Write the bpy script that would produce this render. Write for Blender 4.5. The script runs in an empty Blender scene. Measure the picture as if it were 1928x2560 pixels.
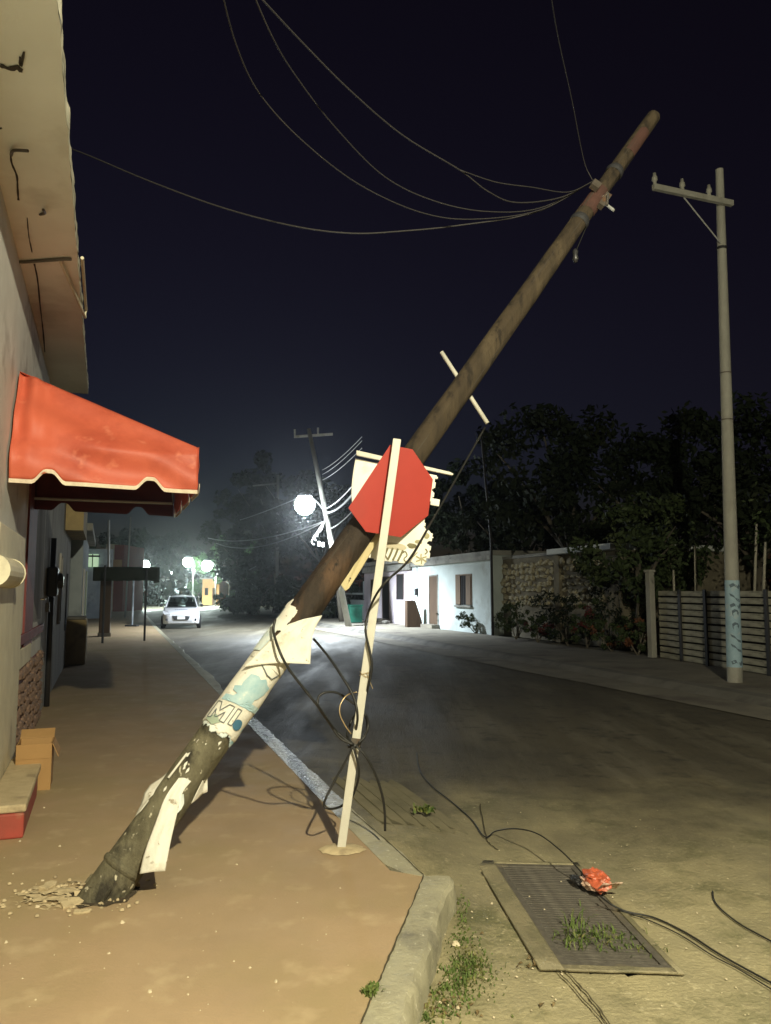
import bpy, bmesh, math, random
from mathutils import Vector, Matrix, noise
random.seed(7)
sc = bpy.context.scene
COL = sc.collection

# ------------------------------------------------------------------ camera
F = 1926.0                      # focal length in photo pixels (photo 1928 x 2560)
CAM_Z = 1.5
PITCH = math.atan(200 / F)
cam = bpy.data.cameras.new('camera')
cam.sensor_fit = 'HORIZONTAL'; cam.sensor_width = 36.0; cam.lens = 36.0 * F / 1928.0
cam.clip_start = 0.05; cam.clip_end = 2000
camo = bpy.data.objects.new('camera', cam); COL.objects.link(camo)
camo.location = (0, 0, CAM_Z); camo.rotation_euler = (math.pi / 2 + PITCH, 0, 0)
sc.camera = camo

# ------------------------------------------------------------------ night sky and moonlight
wd = bpy.data.worlds.new('World'); sc.world = wd; wd.use_nodes = True
nt = wd.node_tree; nt.nodes.clear()
sky = nt.nodes.new('ShaderNodeTexSky'); sky.sky_type = 'NISHITA'; sky.sun_disc = False
sky.sun_elevation = math.radians(-3.0); sky.sun_rotation = math.radians(-20)
sky.air_density = 1.0; sky.dust_density = 0.0; sky.ozone_density = 6.0
tint = nt.nodes.new('ShaderNodeMixRGB'); tint.blend_type = 'MULTIPLY'; tint.inputs[0].default_value = 1
tint.inputs[2].default_value = (0.98, 0.72, 0.235, 1)
bg = nt.nodes.new('ShaderNodeBackground'); bg.inputs['Strength'].default_value = 0.36
wo = nt.nodes.new('ShaderNodeOutputWorld')
nt.links.new(sky.outputs[0], tint.inputs[1]); nt.links.new(tint.outputs[0], bg.inputs['Color'])
nt.links.new(bg.outputs[0], wo.inputs['Surface'])
sun = bpy.data.lights.new('moon', 'SUN'); sun.energy = 0.006; sun.angle = math.radians(0.5); sun.color = (0.75, 0.85, 1.0)
suno = bpy.data.objects.new('moon', sun); COL.objects.link(suno)
suno.rotation_euler = (math.radians(40), 0, math.radians(25))
vs = sc.view_settings
vs.view_transform = 'Standard'; vs.look = 'None'; vs.exposure = 0.0; vs.gamma = 1.0; vs.use_curve_mapping = False
sc.cycles.use_denoising = True
try: sc.cycles.denoiser = 'OPENIMAGEDENOISE'
except Exception: pass
sc.cycles.max_bounces = 4; sc.cycles.volume_bounces = 0; sc.cycles.transparent_max_bounces = 8
sc.cycles.sample_clamp_indirect = 4.0
sc.cycles.caustics_reflective = False; sc.cycles.caustics_refractive = False

# ------------------------------------------------------------------ measuring helpers
cp, sp = math.cos(PITCH), math.sin(PITCH)
def ray(px, py):
    cx = (px - 964) / F; cy = -(py - 1280) / F
    return Vector((cx, cp - cy * sp, sp + cy * cp))
def P(px, py, Y):
    r = ray(px, py); return Vector((0, 0, CAM_Z)) + r * (Y / r.y)
def G(px, py, z=0.0):
    r = ray(px, py); return Vector((0, 0, CAM_Z)) + r * ((z - CAM_Z) / r.z)
ANG = math.radians(18.3)
SD = Vector((-math.sin(ANG), math.cos(ANG), 0)); SR = Vector((math.cos(ANG), math.sin(ANG), 0))
def S(u, v, z=0.0): return SD * u + SR * v + Vector((0, 0, z))
# frame of the left-hand facades
AO = Vector((-1.6, 6.5, 0)); a20 = math.radians(20)
AW = Vector((math.cos(a20), math.sin(a20), 0)); AA = Vector((-math.sin(a20), math.cos(a20), 0))
KL = 0.9       # distance of the facades: they stand a little nearer than first measured
def zf(z): return z if z < 1.5 else 1.5 + (z - 1.5) * KL
def W(a, w, z=0.0): return (AO + AA * a + AW * w) * KL + Vector((0, 0, zf(z)))
def V(*a): return Vector(a)
def sstep(a, b, x):
    t = max(0, min(1, (x - a) / (b - a))); return t * t * (3 - 2 * t)
def nz(p, s=1.0): return noise.noise(Vector(p) * s)

# ------------------------------------------------------------------ materials
MATS = {}
def pm(name, c1, c2=None, scale=3.0, rough=0.85, bump=0.25, bscale=40.0, c3=None, s3=1.2, t3=(0.52, 0.66),
       c4=None, s4=25.0, t4=(0.62, 0.7), spec=0.3, metal=0.0, stretch=None, r2=None, bdist=0.01, alpha=None):
    if name in MATS: return MATS[name]
    m = bpy.data.materials.new(name); m.use_nodes = True; MATS[name] = m
    n = m.node_tree.nodes; l = m.node_tree.links
    b = n['Principled BSDF']
    tc = n.new('ShaderNodeTexCoord'); vec = tc.outputs['Object']
    if stretch:
        mp = n.new('ShaderNodeMapping'); mp.inputs['Scale'].default_value = stretch
        l.new(vec, mp.inputs['Vector']); vec = mp.outputs[0]
    def tex(s, det=6, ro=0.62):
        t = n.new('ShaderNodeTexNoise'); t.inputs['Scale'].default_value = s
        t.inputs['Detail'].default_value = det; t.inputs['Roughness'].default_value = ro
        l.new(vec, t.inputs['Vector']); return t.outputs['Fac']
    def mix(fac, a, bcol):
        x = n.new('ShaderNodeMixRGB'); l.new(fac, x.inputs[0])
        if isinstance(a, tuple): x.inputs[1].default_value = (*a, 1)
        else: l.new(a, x.inputs[1])
        x.inputs[2].default_value = (*bcol, 1); return x.outputs[0]
    def ramp(f, a, bb):
        r = n.new('ShaderNodeMapRange'); r.inputs['From Min'].default_value = a; r.inputs['From Max'].default_value = bb
        l.new(f, r.inputs['Value']); return r.outputs[0]
    col = c1
    if c2: col = mix(ramp(tex(scale), 0.32, 0.68), c1, c2)
    if c3: col = mix(ramp(tex(s3), *t3), col, c3)
    if c4: col = mix(ramp(tex(s4, 3), *t4), col, c4)
    if isinstance(col, tuple): b.inputs['Base Color'].default_value = (*col, 1)
    else: l.new(col, b.inputs['Base Color'])
    b.inputs['Roughness'].default_value = rough; b.inputs['Metallic'].default_value = metal
    b.inputs['Specular IOR Level'].default_value = spec
    if r2 is not None:
        rr = n.new('ShaderNodeMapRange'); rr.inputs['From Min'].default_value = .35; rr.inputs['From Max'].default_value = .65
        rr.inputs['To Min'].default_value = rough; rr.inputs['To Max'].default_value = r2
        l.new(tex(scale * 1.7), rr.inputs['Value']); l.new(rr.outputs[0], b.inputs['Roughness'])
    if bump:
        bp = n.new('ShaderNodeBump'); bp.inputs['Strength'].default_value = bump; bp.inputs['Distance'].default_value = bdist
        l.new(tex(bscale, 8), bp.inputs['Height']); l.new(bp.outputs[0], b.inputs['Normal'])
    return m
def emit(name, col, strength):
    if name in MATS: return MATS[name]
    m = bpy.data.materials.new(name); m.use_nodes = True; MATS[name] = m
    b = m.node_tree.nodes['Principled BSDF']
    b.inputs['Base Color'].default_value = (*col, 1); b.inputs['Emission Color'].default_value = (*col, 1)
    b.inputs['Emission Strength'].default_value = strength
    return m
def glass(name, tint=(0.5, 0.55, 0.55), clear=0.55, rough=0.08):
    if name in MATS: return MATS[name]
    m = bpy.data.materials.new(name); m.use_nodes = True; MATS[name] = m
    n = m.node_tree.nodes; l = m.node_tree.links; n.remove(n['Principled BSDF'])
    t = n.new('ShaderNodeBsdfTransparent'); t.inputs[0].default_value = (*tint, 1)
    g = n.new('ShaderNodeBsdfGlossy'); g.inputs['Roughness'].default_value = rough
    x = n.new('ShaderNodeMixShader'); x.inputs[0].default_value = 1 - clear
    fr = n.new('ShaderNodeFresnel'); fr.inputs[0].default_value = 1.5
    l.new(fr.outputs[0], x.inputs[0])
    l.new(t.outputs[0], x.inputs[1]); l.new(g.outputs[0], x.inputs[2]); l.new(x.outputs[0], n['Material Output'].inputs['Surface'])
    return m

M_sidewalk = pm('sidewalk_concrete', (.41, .295, .178), (.345, .25, .15), 1.6, .8, .3, 60, (.33, .255, .135), .6, (.46, .66), (.47, .36, .22), 4.2, (.56, .78), r2=.62)
M_kerb = pm('kerb_concrete', (.42, .39, .27), (.30, .28, .20), 4, .7, .8, 30, (.16, .15, .12), 2.2, (.56, .72), (.55, .52, .40), 40, (.62, .72), spec=.4, r2=.45)
M_sand = pm('sandy_concrete', (.40, .34, .19), (.27, .24, .13), 2.2, .9, .4, 45, (.17, .17, .08), 1.1, (.55, .72), (.48, .42, .27), 30, (.62, .75))
M_darkconc = pm('dark_concrete', (.20, .19, .17), (.12, .115, .10), 1.4, .85, .4, 30, (.08, .075, .07), .7)
M_farside = pm('pavement_concrete', (.27, .25, .20), (.18, .165, .14), 1.5, .85, .3, 20, (.12, .10, .09), .6)
M_soil = pm('soil', (.10, .085, .055), (.06, .055, .03), 1.2, .95, .5, 12, (.05, .07, .02), .8)
M_soffit = pm('soffit_render', (.84, .84, .76), (.72, .71, .63), 1.3, .85, .25, 14, (.50, .47, .39), .9, (.56, .75))
M_fascia = pm('fascia_render', (.66, .63, .50), (.46, .44, .34), 6, .9, .5, 18, (.20, .19, .15), 3, (.58, .7))
M_wallwhite = pm('limewash_wall', (.72, .72, .68), (.58, .57, .53), 2, .9, .3, 18, (.26, .23, .20), 1.1, (.56, .72))
M_cream = pm('cream_paint', (.75, .70, .52), (.62, .57, .42), 5, .75, .2, 22, (.40, .35, .26), 2.4, (.62, .75))
M_wallgrey = pm('grey_render', (.40, .39, .36), (.28, .27, .25), 1.8, .9, .3, 16, (.16, .15, .14), .9, (.55, .75), stretch=(1, 1, .35))
M_wallblue = pm('pale_blue_render', (.42, .47, .50), (.28, .33, .37), 1.5, .9, .3, 14, (.17, .19, .21), .9)
M_redpaint = pm('dark_red_paint', (.20, .045, .04), (.13, .03, .03), 5, .7, .2, 20, (.30, .18, .14), 3, (.62, .72))
M_redstep = pm('red_step_paint', (.40, .07, .05), (.28, .07, .05), 4, .7, .2, 30, (.36, .28, .16), 2.5, (.58, .75))
M_yellowstone = pm('ochre_render', (.45, .34, .16), (.30, .23, .12), 3, .85, .2, 30, (.20, .16, .09), 1.6)
M_awning = pm('orange_canvas', (.62, .135, .072), (.54, .108, .06), 2.5, .55, .5, 7, (.36, .055, .03), 1.8, (.48, .74), (.70, .22, .13), 5, (.60, .75), spec=.4)
M_awningin = pm('shaded_canvas', (.10, .016, .016), (.07, .012, .012), 3, .8, .1, 30)  # shaded inside of the canvas, painted as a darker red
M_trim = pm('cream_tape', (.78, .68, .52), (.60, .50, .38), 14, .7, .1, 60, (.40, .10, .05), 9, (.60, .66))
M_wood = pm('weathered_pole_wood', (.062, .046, .028), (.036, .027, .018), 8, .9, 1.0, 26, (.092, .070, .042), 3.0, (.50, .68), (.022, .017, .012), 16, (.54, .66), stretch=(1, 1, .22))
M_woodlow = pm('stained_pole_wood', (.075, .066, .040), (.17, .155, .10), 9, .8, .8, 30, (.03, .026, .018), 5, (.5, .62), (.52, .48, .36), 22, (.63, .68), stretch=(1, 1, .6), bdist=.02)
M_paper = pm('white_vinyl', (.74, .72, .64), (.64, .62, .54), 5, .6, .5, 11, (.40, .36, .26), 4.5, (.55, .72), (.30, .26, .19), 22, (.63, .70), bdist=.02)
M_paperblue = pm('faded_print', (.70, .72, .66), (.50, .60, .62), 7, .6, .2, 12, (.22, .40, .48), 5, (.54, .62))
M_ink = pm('dark_ink', (.09, .11, .12), None, rough=.6, bump=0)
M_inkblue = pm('blue_ink', (.26, .42, .47), (.42, .54, .55), 14, .6, 0, c3=(.60, .62, .56), s3=16, t3=(.56, .66))
M_inkgrey = pm('khaki_ink', (.13, .12, .06), (.20, .18, .10), 20, .6, 0)
M_batten = pm('pale_batten_wood', (.55, .47, .27), (.42, .35, .19), 6, .75, .3, 40, (.13, .12, .08), 6, (.62, .7), stretch=(1, 1, .3))
M_whitepaint = pm('white_enamel', (.60, .585, .51), (.52, .50, .43), 6, .45, .08, 40, (.45, .42, .33), 9, (.66, .72), spec=.5)
M_signred = pm('sign_red', (.36, .040, .028), (.32, .034, .024), 3, .42, .06, 12, (.28, .04, .03), 2.2, (.52, .75), spec=.35)
M_black = pm('black_cable_rubber', (.018, .018, .017), None, rough=.5, bump=0, spec=.4)
M_wire = pm('grey_cable', (.036, .034, .034), None, rough=.6, bump=0)
M_copper = pm('bare_wire', (.55, .42, .24), None, rough=.35, bump=0, metal=.6)
M_steel = pm('rusted_steel', (.14, .12, .10), (.09, .075, .06), 18, .6, .3, 60, (.20, .10, .05), 9, (.58, .7), metal=.5, spec=.5)
M_grate = pm('grate_steel', (.17, .155, .13), (.11, .10, .085), 25, .55, .2, 80, (.22, .19, .13), 6, (.56, .7), metal=.3)
M_pit = pm('pit_wall', (.03, .028, .022), None, rough=.95, bump=.2)
M_polecon = pm('pole_concrete', (.40, .395, .35), (.30, .295, .26), 3, .85, .25, 30, (.22, .21, .17), 1.6, (.55, .7), stretch=(1, 1, .5))
M_bluepaint = pm('blue_poster_paint', (.38, .53, .62), (.28, .42, .52), 6, .7, .15, 20, (.55, .60, .60), 3, (.55, .7))
M_housewhite = pm('white_house_paint', (.58, .66, .66), (.48, .55, .55), 1.3, .85, .15, 14, (.32, .34, .31), .8, (.58, .78))
M_housepink = pm('pinkish_house_paint', (.62, .56, .62), (.50, .45, .50), 1.2, .85, .15, 14, (.34, .30, .32), .9, (.58, .78))
M_roofslab = pm('roof_concrete', (.36, .36, .33), (.24, .24, .22), 1.5, .9, .2, 12, (.14, .14, .13), .9)
M_whiteslab = pm('white_roof_edge', (.72, .76, .76), (.6, .64, .64), 2, .8, .1, 12)
M_doorbrown = pm('brown_door_wood', (.10, .065, .04), (.07, .045, .03), 4, .7, .2, 20, stretch=(3, 3, .4))
M_shutter = pm('shutter_wood', (.20, .14, .09), (.14, .10, .07), 4, .7, .2, 20, stretch=(3, 3, .4))
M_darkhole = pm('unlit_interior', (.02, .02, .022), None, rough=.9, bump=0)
M_mortar = pm('lime_mortar', (.26, .235, .17), (.17, .15, .11), 3, .95, .5, 25)
M_stone = pm('limestone', (.56, .51, .36), (.40, .36, .25), 4, .9, .5, 22, (.17, .16, .11), 2, (.55, .7))
M_stone2 = pm('reddish_rubble_stone', (.30, .20, .14), (.20, .13, .10), 6, .85, .5, 40, (.44, .36, .28), 4, (.58, .7))
M_slat = pm('greyed_slat_wood', (.46, .45, .36), (.31, .30, .24), 3, .85, .3, 25, (.13, .13, .11), 1.7, (.55, .7), stretch=(1, 1, 4))
M_darkpost = pm('dark_post_steel', (.035, .035, .038), None, rough=.6, bump=.1)
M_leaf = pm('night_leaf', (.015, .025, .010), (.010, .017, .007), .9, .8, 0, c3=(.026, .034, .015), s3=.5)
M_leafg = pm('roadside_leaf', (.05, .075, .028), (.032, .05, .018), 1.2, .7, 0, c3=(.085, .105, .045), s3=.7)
M_leaflit = pm('lamplit_leaf', (.10, .19, .07), (.06, .12, .04), 1.0, .7, 0)  # lamp light painted in as a lighter leaf green
M_bark = pm('grey_bark', (.17, .15, .12), (.10, .09, .07), 6, .9, .5, 20, stretch=(1, 1, .3))
M_palebark = pm('pale_bark', (.42, .40, .33), (.28, .27, .22), 8, .9, .3, 20, stretch=(1, 1, .4))
M_redflower = pm('red_bract', (.13, .028, .026), (.09, .022, .02), 5, .7, 0)
M_orangeflower = pm('orange_bract', (.17, .07, .03), (.12, .045, .024), 5, .7, 0)
M_grass = pm('verge_grass', (.11, .15, .035), (.07, .11, .025), 6, .7, 0, c3=(.22, .20, .07), s3=9, t3=(.55, .65))
M_dryleaf = pm('dry_litter', (.12, .08, .035), (.20, .15, .07), 30, .8, 0)
M_pebble = pm('pale_rubble', (.66, .57, .40), (.48, .41, .28), 12, .9, .4, 60)
M_plaster = pm('broken_plaster', (.55, .45, .28), (.44, .35, .21), 9, .9, .5, 50, (.34, .27, .17), 5, (.56, .66))
M_card = pm('cardboard', (.42, .25, .10), (.36, .21, .085), 3, .8, .1, 30)
M_plasticdark = pm('dark_meter_plastic', (.03, .03, .032), None, rough=.35, bump=0, spec=.5)
M_meterglass = pm('grey_meter_face', (.30, .31, .32), None, rough=.2, bump=0, spec=.6)
M_carpaint = pm('car_white_paint', (.62, .63, .66), None, rough=.28, bump=0, spec=.6)
M_cardark = pm('car_black_trim', (.025, .025, .027), None, rough=.5, bump=0)
M_tyre = pm('tyre_rubber', (.02, .02, .02), None, rough=.85, bump=.2)
M_rim = pm('wheel_rim', (.30, .31, .32), None, rough=.4, bump=0, metal=.7)
M_plate = pm('plate_white', (.65, .66, .66), None, rough=.5, bump=0)
M_lampglass = pm('headlamp_glass', (.55, .57, .6), None, rough=.12, bump=0, spec=.8)
M_cardecal = pm('car_decal', (.10, .11, .20), None, rough=.5, bump=0)
M_orangebag = pm('orange_plastic', (.56, .13, .06), (.46, .10, .05), 14, .28, .5, 20, (.72, .45, .36), 12, (.55, .66), spec=.6, bdist=.02)
M_clearbag = pm('pale_plastic', (.62, .38, .28), (.70, .56, .44), 12, .25, .4, 20, spec=.7)
M_greenpaint = pm('green_bin_paint', (.02, .15, .10), (.015, .11, .075), 4, .5, .1, 20)
M_lamphead = pm('lamp_housing', (.30, .31, .31), None, rough=.5, bump=0, metal=.4)
M_canopycloth = pm('dark_canopy_cloth', (.045, .055, .042), (.03, .04, .03), 3, .8, .15, 20)
M_galv = pm('galvanised_post', (.45, .46, .45), (.34, .35, .34), 6, .5, .1, 40, metal=.2)
M_orangehouse = pm('orange_house_paint', (.62, .34, .14), (.50, .27, .11), 1.0, .85, .1, 10)
M_redhouse = pm('red_house_paint', (.36, .10, .07), (.28, .08, .06), 1.0, .85, .1, 10)
M_paleg = pm('pale_green_paint', (.44, .52, .40), (.36, .43, .33), 1.5, .85, .1, 10)
M_asphaltpatch = None

# ------------------------------------------------------------------ mesh helpers
ORG = {}
def org(o):
    return ORG.get(o.name, Vector((0, 0, 0)))
class MB:
    def __init__(s): s.v = []; s.f = []
    def add(s, vs, fs):
        b = len(s.v); s.v += [Vector(p) for p in vs]; s.f += [tuple(i + b for i in q) for q in fs]; return s
    def box(s, o, x, y, z):
        "box from corner o spanned by edge vectors x, y, z"
        o = Vector(o); x = Vector(x); y = Vector(y); z = Vector(z)
        p = [o, o + x, o + x + y, o + y, o + z, o + x + z, o + x + y + z, o + y + z]
        fs = [(0, 3, 2, 1), (4, 5, 6, 7), (0, 1, 5, 4), (1, 2, 6, 5), (2, 3, 7, 6), (3, 0, 4, 7)]
        if x.cross(y).dot(z) < 0: fs = [tuple(reversed(q)) for q in fs]
        return s.add(p, fs)
    def cbox(s, c, x, y, z):
        c = Vector(c); return s.box(c - (Vector(x) + Vector(y) + Vector(z)) / 2, x, y, z)
    def prism(s, pts, h):
        "closed polygon pts extruded by vector h"
        n = len(pts); pts = [Vector(p) for p in pts]; h = Vector(h)
        nrm = Vector((0, 0, 0))
        for i in range(n): nrm += pts[i].cross(pts[(i + 1) % n])
        fl = nrm.dot(h) < 0
        vs_ = pts + [p + h for p in pts]
        fs = [tuple(reversed(range(n))), tuple(range(n, 2 * n))] + [(i, (i + 1) % n, n + (i + 1) % n, n + i) for i in range(n)]
        if fl: fs = [tuple(reversed(q)) for q in fs]
        return s.add(vs_, fs)
    def tube(s, pts, r, n=8, cap=True):
        pts = [Vector(p) for p in pts]; m = len(pts)
        rs = r if isinstance(r, (list, tuple)) else [r] * m
        up = None; rings = []
        for i in range(m):
            t = (pts[min(i + 1, m - 1)] - pts[max(i - 1, 0)]).normalized()
            if up is None:
                up = Vector((0, 0, 1)) if abs(t.z) < .9 else Vector((1, 0, 0))
            x = t.cross(up).normalized(); up = x.cross(t).normalized()
            rings.append([pts[i] + (x * math.cos(2 * math.pi * k / n) + up * math.sin(2 * math.pi * k / n)) * rs[i] for k in range(n)])
        vs_ = [p for q in rings for p in q]; fs = []
        for i in range(m - 1):
            for k in range(n):
                k2 = (k + 1) % n; fs.append((i * n + k2, i * n + k, (i + 1) * n + k, (i + 1) * n + k2))
        if cap: fs += [tuple(range(n)), tuple(reversed(range((m - 1) * n, m * n)))]
        return s.add(vs_, fs)
    def grid(s, fn, nu, nv, keep=None):
        vs_ = [fn(i / nu, j / nv) for j in range(nv + 1) for i in range(nu + 1)]
        fs = []
        for j in range(nv):
            for i in range(nu):
                if keep and not keep((i + .5) / nu, (j + .5) / nv): continue
                a = j * (nu + 1) + i; fs.append((a, a + 1, a + nu + 2, a + nu + 1))
        return s.add(vs_, fs)
    def sphere(s, c, r, n=10, m=7):
        c = Vector(c); r = Vector(r) if not isinstance(r, (int, float)) else Vector((r, r, r))
        def fn(u, v):
            th = 2 * math.pi * u; ph = math.pi * (v - .5)
            return c + Vector((r.x * math.cos(ph) * math.cos(th), r.y * math.cos(ph) * math.sin(th), r.z * math.sin(ph)))
        return s.grid(fn, n, m)
    def build(s, name, mat, parent=None, base=None, smooth=False, solid=0.0, bevel=0.0):
        o_ = org(parent) if parent else (Vector(base) if base is not None else Vector((0, 0, 0)))
        me = bpy.data.meshes.new(name); me.from_pydata([v - o_ for v in s.v], [], s.f); me.update()
        o = bpy.data.objects.new(name, me); COL.objects.link(o)
        if mat: me.materials.append(mat)
        if parent: o.parent = parent
        else: o.location = o_
        ORG[o.name] = o_
        if smooth:
            for p in me.polygons: p.use_smooth = True
        if solid:
            md = o.modifiers.new('thickness', 'SOLIDIFY'); md.thickness = solid; md.offset = 0
        if bevel:
            md = o.modifiers.new('bevel', 'BEVEL'); md.width = bevel; md.segments = 2; md.limit_method = 'ANGLE'
        return o
def tag(o, label=None, cat=None, group=None, kind=None):
    if label: o['label'] = label
    if cat: o['category'] = cat
    if group: o['group'] = group
    if kind: o['kind'] = kind
    return o
def thing(name, loc, label, cat, group=None):
    o = bpy.data.objects.new(name, None); COL.objects.link(o); o.location = Vector(loc)
    o.empty_display_size = .1
    ORG[o.name] = Vector(loc); return tag(o, label, cat, group)
def inst(src, name, loc, parent=None, rot=(0, 0, 0), scl=(1, 1, 1)):
    "copy sharing mesh data; loc in world space"
    o = src.copy(); o.name = name; COL.objects.link(o)
    o.parent = parent; o.location = Vector(loc) - (org(parent) if parent else Vector((0, 0, 0)))
    o.rotation_euler = rot; o.scale = scl; ORG[o.name] = Vector(loc); return o
def smooth_path(pts, k=6):
    pts = [Vector(p) for p in pts]; out = []
    q = [pts[0] * 2 - pts[1]] + pts + [pts[-1] * 2 - pts[-2]]
    for i in range(1, len(q) - 2):
        for j in range(k):
            t = j / k; a, b, c, d = q[i - 1], q[i], q[i + 1], q[i + 2]
            out.append(.5 * ((2 * b) + (c - a) * t + (2 * a - 5 * b + 4 * c - d) * t * t + (3 * b - a - 3 * c + d) * t ** 3))
    out.append(pts[-1]); return out
def struct(o): o['kind'] = 'structure'; return o
def X(a): return Vector((a, 0, 0))
def Yv(a): return Vector((0, a, 0))
def Z(a): return Vector((0, 0, a))

# ================================================================== SETTING
ROAD_Z = -0.13
# grate rectangle (used by the road too)
gTL, gTR, gBR, gBL = [G(*p, -0.12) for p in ((1235, 2160), (1440, 2166), (1680, 2422), (1405, 2416))]
gC = (gTL + gTR + gBR + gBL) / 4
gx = ((gTR - gTL) + (gBR - gBL)).normalized(); gx.z = 0; gx.normalize()
gy = Vector((-gx.y, gx.x, 0))
if gy.dot(gTL - gBL) < 0: gy = -gy
gshear = ((gTL - gBL).dot(gx) + (gTR - gBR).dot(gx)) / 2
gw = ((gTR - gTL).dot(gx) + (gBR - gBL).dot(gx)) / 2; gl = ((gTL - gBL).dot(gy) + (gTR - gBR).dot(gy)) / 2
gy = (gy * gl + gx * gshear).normalized()
gl = (gTL - gBL).length
def GR(a, b, z): return gC + gx * a + gy * b + Vector((0, 0, z - gC.z))
def in_grate(p, m=0.0):
    d = p - gC; d.z = 0
    det = gx.x * gy.y - gx.y * gy.x
    a = (d.x * gy.y - d.y * gy.x) / det; b = (gx.x * d.y - gx.y * d.x) / det
    return abs(a) < gw / 2 + m and abs(b) < gl / 2 + m

def road_h(u, v):
    r = .105 * sstep(2.4, 1.55, v) * sstep(4.0, 4.75, u) * sstep(11, 6, u)
    return ROAD_Z + r + .004 * nz((u * .9, v * .9, 0)) + .002 * nz((u * 3, v * 3, 5))
us = [-30, -20, -14, -10, -7, -5, -3.5, -2.5]
x = -2.0
while x < 9: us.append(x); x += .07 if x < 6 else .14
us += [9.3, 9.8, 10.5, 11.5, 13, 15, 18, 22, 27, 33, 40, 50, 65, 85, 110]
vs_ = [-8, -5, -3, -2, -1.2]
x = -.8
while x < 4.6: vs_.append(x); x += .07
vs_ += [4.8, 5.1, 5.5, 6, 6.5, 7, 7.5, 8, 8.4, 8.75]
# road surface material: asphalt with washed sand near the corner
m = bpy.data.materials.new('worn_road'); m.use_nodes = True
n = m.node_tree.nodes; l = m.node_tree.links; b = n['Principled BSDF']
tc = n.new('ShaderNodeTexCoord')
def _noise(s, det=7, vec=None, ro=.62):
    t = n.new('ShaderNodeTexNoise'); t.inputs['Scale'].default_value = s; t.inputs['Detail'].default_value = det
    t.inputs['Roughness'].default_value = ro; l.new(vec or tc.outputs['Object'], t.inputs['Vector']); return t.outputs['Fac']
def _math(op, a, c):
    t = n.new('ShaderNodeMath'); t.operation = op
    for i, q in enumerate((a, c)):
        if isinstance(q, (int, float)): t.inputs[i].default_value = q
        else: l.new(q, t.inputs[i])
    return t.outputs[0]
def _mr(f, a, c, d=0, e=1):
    t = n.new('ShaderNodeMapRange'); t.inputs['From Min'].default_value = a; t.inputs['From Max'].default_value = c
    t.inputs['To Min'].default_value = d; t.inputs['To Max'].default_value = e; l.new(f, t.inputs['Value']); return t.outputs[0]
def _mix(f, a, c):
    t = n.new('ShaderNodeMixRGB'); l.new(f, t.inputs[0])
    for i, q in ((1, a), (2, c)):
        if isinstance(q, tuple): t.inputs[i].default_value = (*q, 1)
        else: l.new(q, t.inputs[i])
    return t.outputs[0]
mp = n.new('ShaderNodeMapping'); mp.inputs['Rotation'].default_value = (0, 0, -ANG); mp.inputs['Scale'].default_value = (1.0, .16, 1)
mp.vector_type = 'POINT'; l.new(tc.outputs['Object'], mp.inputs['Vector'])
asph = _mix(_mr(_noise(.7), .35, .65), (.105, .090, .060), (.066, .058, .041))
asph = _mix(_mr(_noise(1.3, 6, mp.outputs[0]), .52, .68), asph, (.15, .135, .10))
asph = _mix(_mr(_noise(4.5, 8, None, .7), .52, .66), asph, (.045, .040, .030))
asph = _mix(_mr(_noise(70, 3), .60, .70), asph, (.20, .18, .13))
sand = _mix(_mr(_noise(2.4), .35, .65), (.385, .335, .195), (.27, .24, .145))
sand = _mix(_mr(_noise(1.4, 8, None, .72), .50, .64), sand, (.15, .145, .07))
sand = _mix(_mr(_noise(26, 4), .6, .72), sand, (.50, .44, .28))
vd = n.new('ShaderNodeVectorMath'); vd.operation = 'DISTANCE'; vd.inputs[1].default_value = (.9, 2.6, 0)
l.new(tc.outputs['Object'], vd.inputs[0])
mask = _math('ADD', _mr(vd.outputs['Value'], 1.2, 6.2, 1.0, -.35), _math('MULTIPLY', _math('SUBTRACT', _noise(.9, 8, None, .68), .5), 1.5))
mask = _mr(mask, .05, .95)
l.new(_mix(mask, asph, sand), b.inputs['Base Color'])
l.new(_mr(_noise(1.1, 6, mp.outputs[0]), .35, .65, .50, .80), b.inputs['Roughness'])
b.inputs['Specular IOR Level'].default_value = .45
bp = n.new('ShaderNodeBump'); bp.inputs['Strength'].default_value = .55; bp.inputs['Distance'].default_value = .02
l.new(_math('ADD', _noise(9, 8, mp.outputs[0]), _noise(45, 5)), bp.inputs['Height']); l.new(bp.outputs[0], b.inputs['Normal'])
M_road = m
verts = [S(u, v, road_h(u, v)) for u in us for v in vs_]
nv = len(vs_); faces = []
for i in range(len(us) - 1):
    for j in range(nv - 1):
        c = S((us[i] + us[i + 1]) / 2, (vs_[j] + vs_[j + 1]) / 2)
        if in_grate(c, .012): continue
        faces.append((i * nv + j, i * nv + j + 1, (i + 1) * nv + j + 1, (i + 1) * nv + j))
rd = MB().add(verts, faces).build('road', M_road, smooth=True); struct(rd)
struct(MB().add([(-500, -300, -1.2), (500, -300, -1.2), (500, 700, -1.2), (-500, 700, -1.2)], [(0, 1, 2, 3)]).build('ground', M_soil))
# soil sheets on both sides of the street (gardens, yards) and cross street beyond
def sheet(name, pts, mat, t=.3):
    top = [Vector(p) for p in pts]
    return struct(MB().prism(top, (0, 0, -t)).build(name, mat))
sheet('yard_ground', [S(-30, 11.0, -.03), S(110, 11.0, -.03), S(110, 120, -.03), S(-30, 120, -.03)], M_soil)
sheet('block_ground', [S(-30, -60, -.04), S(-30, -3.2, -.04), S(110, -3.2, -.04), S(110, -60, -.04)], M_soil)
sheet('street_end_ground', [S(110, -60, -.05), S(110, 120, -.05), S(300, 120, -.05), S(300, -60, -.05)], M_soil)
sheet('cross_road', [S(70, -40, -.035), S(86, -40, -.035), S(86, 1.15, -.035), S(70, 1.15, -.035)], M_road, .1)

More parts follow.
